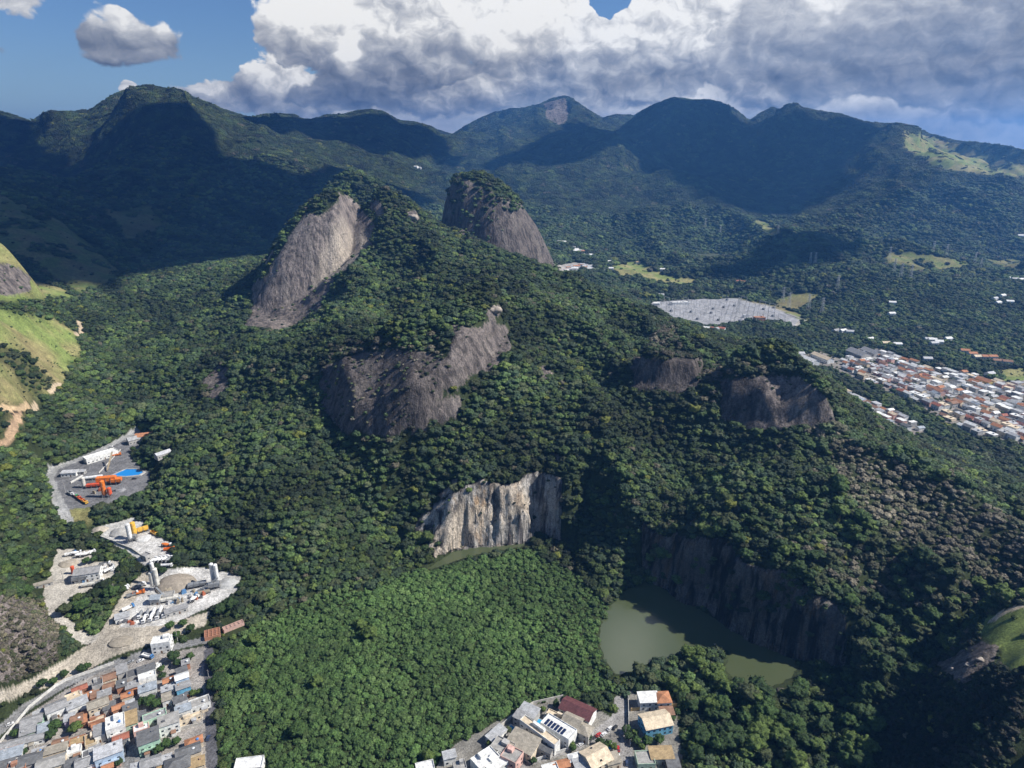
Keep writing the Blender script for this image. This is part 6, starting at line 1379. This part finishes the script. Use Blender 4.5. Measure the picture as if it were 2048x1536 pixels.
GT = [(z1(1170,990),4.2,0),(z1(1230,1010),3.8,0),(z1(1110,1000),3.2,1),(z1(590,1200),4.2,2),(z1(430,1190),4.0,0),(z1(400,1250),3.6,1),(z1(1365,640),4.6,1),(z1(1400,690),3.4,1),(z1(1310,1330),3.6,0),(z1(1390,1310),3.0,0),(z1(1250,1370),3.2,0),(z1(1500,640),3.0,0),(z1(1520,930),2.6,2),(z1(1570,920),2.4,2),(z1(640,740),3.4,1),(z1(500,780),3.2,1),(z1(420,840),3.0,0),(z1(680,720),3.0,0),(z1(330,850),3.4,1),(z1(760,1140),2.2,2),(z1(1270,740),2.6,0),(z1(1280,790),2.8,1),(z1(110,1250),2.8,0),(z1(190,1390),2.2,1),(z1(1540,1110),2.0,2),(z1(1670,660),4,2),(z1(1340,400),3.6,0),(z1(1440,380),3.4,0),(z1(1390,470),3.2,0),(z1(1500,420),3.6,1),(z1(1000,630),2.4,3),(z1(280,1180),2.2,1),(z1(930,1480),2.6,1),
  (z3(1030,240),2.6,1),(z3(940,280),2.2,2),(z3(690,420),2.4,3),(z3(870,640),2.4,1),(z3(1130,520),3.0,2),(z3(1150,550),2.4,0),(z3(1260,470),2.6,1),(z3(1340,510),2.8,1),(z3(1400,520),2.6,0),(z3(1440,540),2.4,2),(z3(1530,420),3.2,1),(z3(1545,470),2.8,1),(z3(1600,500),3.2,0),(z3(1680,500),3.4,0),(z3(1760,490),3.4,0),(z3(1640,540),2.4,2),(z3(1590,440),2.4,2),(z3(1880,300),2.6,1),(z3(1850,340),2.4,0),(z3(560,520),2.2,2),
  (z2(1020,260),5,1),(z2(960,210),4.5,1),(z2(1010,330),5,1),(z2(930,290),4.5,1),(z2(980,400),4.5,1),(z2(480,1200),3.4,0),(z2(545,1190),3.0,0),(z2(1130,1285),3.6,1),(z2(1090,1290),3.0,3),(z2(880,250),3.4,1)]
near_by = [(o.location.x, o.location.y, o['label']) for o in C.objects if o.parent is None and 'label' in o and o.get('category') in ('house', 'building', 'silo')]
TL = ['fresh green', 'dark green', 'bright yellow-green', 'grey-green']; done = {}
for i, (uv, s, k) in enumerate(GT):
    x, y, z = hit(*uv, s*.9)
    u, v = uv; zone = 'lower-left houses' if v > 1240 and u < 600 else 'bottom-centre houses' if v > 1330 else 'works yards'
    done.setdefault(zone, []).append((u, x, y, s, k, i))
for zone, L in done.items():
    L.sort()
    for q, (u, x, y, s, k, i) in enumerate(L):
        od = ORD[q+1] if q+1 < len(ORD) else 'thirty-something'
        if q+1 >= len(ORD): od = 'last but %d' % (len(L)-q-1) if q < len(L)-1 else 'last'
        tree(x, y, s, k, '%s %s garden tree, %s from left among the %s' % ('large' if s > 3.2 else 'small', TL[k], od, zone), 'garden trees among the '+zone, i); FOOT.append((x, y, s*.4))
# keep the forest off buildings
fp = np.array(FOOT); keep = np.ones(len(P_), bool)
for x, y, r_ in FOOT:
    k = (np.abs(P_[:,0]-x) < r_+S_*.55) & (np.abs(P_[:,1]-y) < r_+S_*.55); k &= np.hypot(P_[:,0]-x, P_[:,1]-y) < r_+S_*.5; keep &= ~k
gu, gv, gd = project(P_[:,0], P_[:,1], Z_)
inview = keep & (gu > 0) & (gu < 2048) & (gv < 1536) & (gd < 520) & (S_ > 2.6)
size = S_/gd*FPX; cand = np.where(inview)[0]; cand = cand[np.argsort(-size[cand])][:235]
for i in cand:
    g = T_[i,:3]; k = int(np.argmin([abs(g-np.array(c)).sum() for c in [(.040,.078,.022),(.028,.055,.018),(.070,.110,.028),(.060,.066,.040)]]))
    side = 'left of the basin' if gu[i] < 900 else 'right of the lake' if gu[i] > 1500 else 'around the basin and lake'
    tree(P_[i,0], P_[i,1], S_[i], k, '%s forest tree, crown touching its neighbours, %s' % (TL[k], side), 'nearest trees of the forest', int(i))
keep[cand] = False
forest(keep, 'forest')
# pale boulders
for i, (u, v, s, y0) in enumerate([(988,622,7,500),(828,437,9,900),(955,1120,2,300),(1096,1160,1.5,300),(1905,1340,1.6,200),(1935,1330,1.8,200),(1960,1320,2.0,200),(1430,1290,1.2,200),(1268,1190,1.6,200)]):
    x, y, z = hit(u, v, 0, y0); V, F = ICO2; n = vnoise(V[:,0]*2+i*7, V[:,1]*2+V[:,2]*1.5, i)*.7+.6
    me = np_mesh('boulder', V*n[:,None]*np.array([s, s*.8, s*.6]), F, mat('slab', (.36,.31,.26))); o = bpy.data.objects.new('boulder', me); C.objects.link(o); o.location = (x, y, z+s*.15)
    o['category'] = 'boulder'; o['label'] = ['pale boulder above the mid-slope outcrop', 'large pale rock on the ridge between the two domes', 'small boulder at the foot of the quarry wall', 'boulder among trees right of the quarry wall', 'lowest boulder on the shaded hill flank at lower right', 'middle boulder on the hill flank at lower right', 'highest boulder on the hill flank at lower right', 'tiny pale stone on the lake shore', 'pale rock at the upper left lake shore'][i]
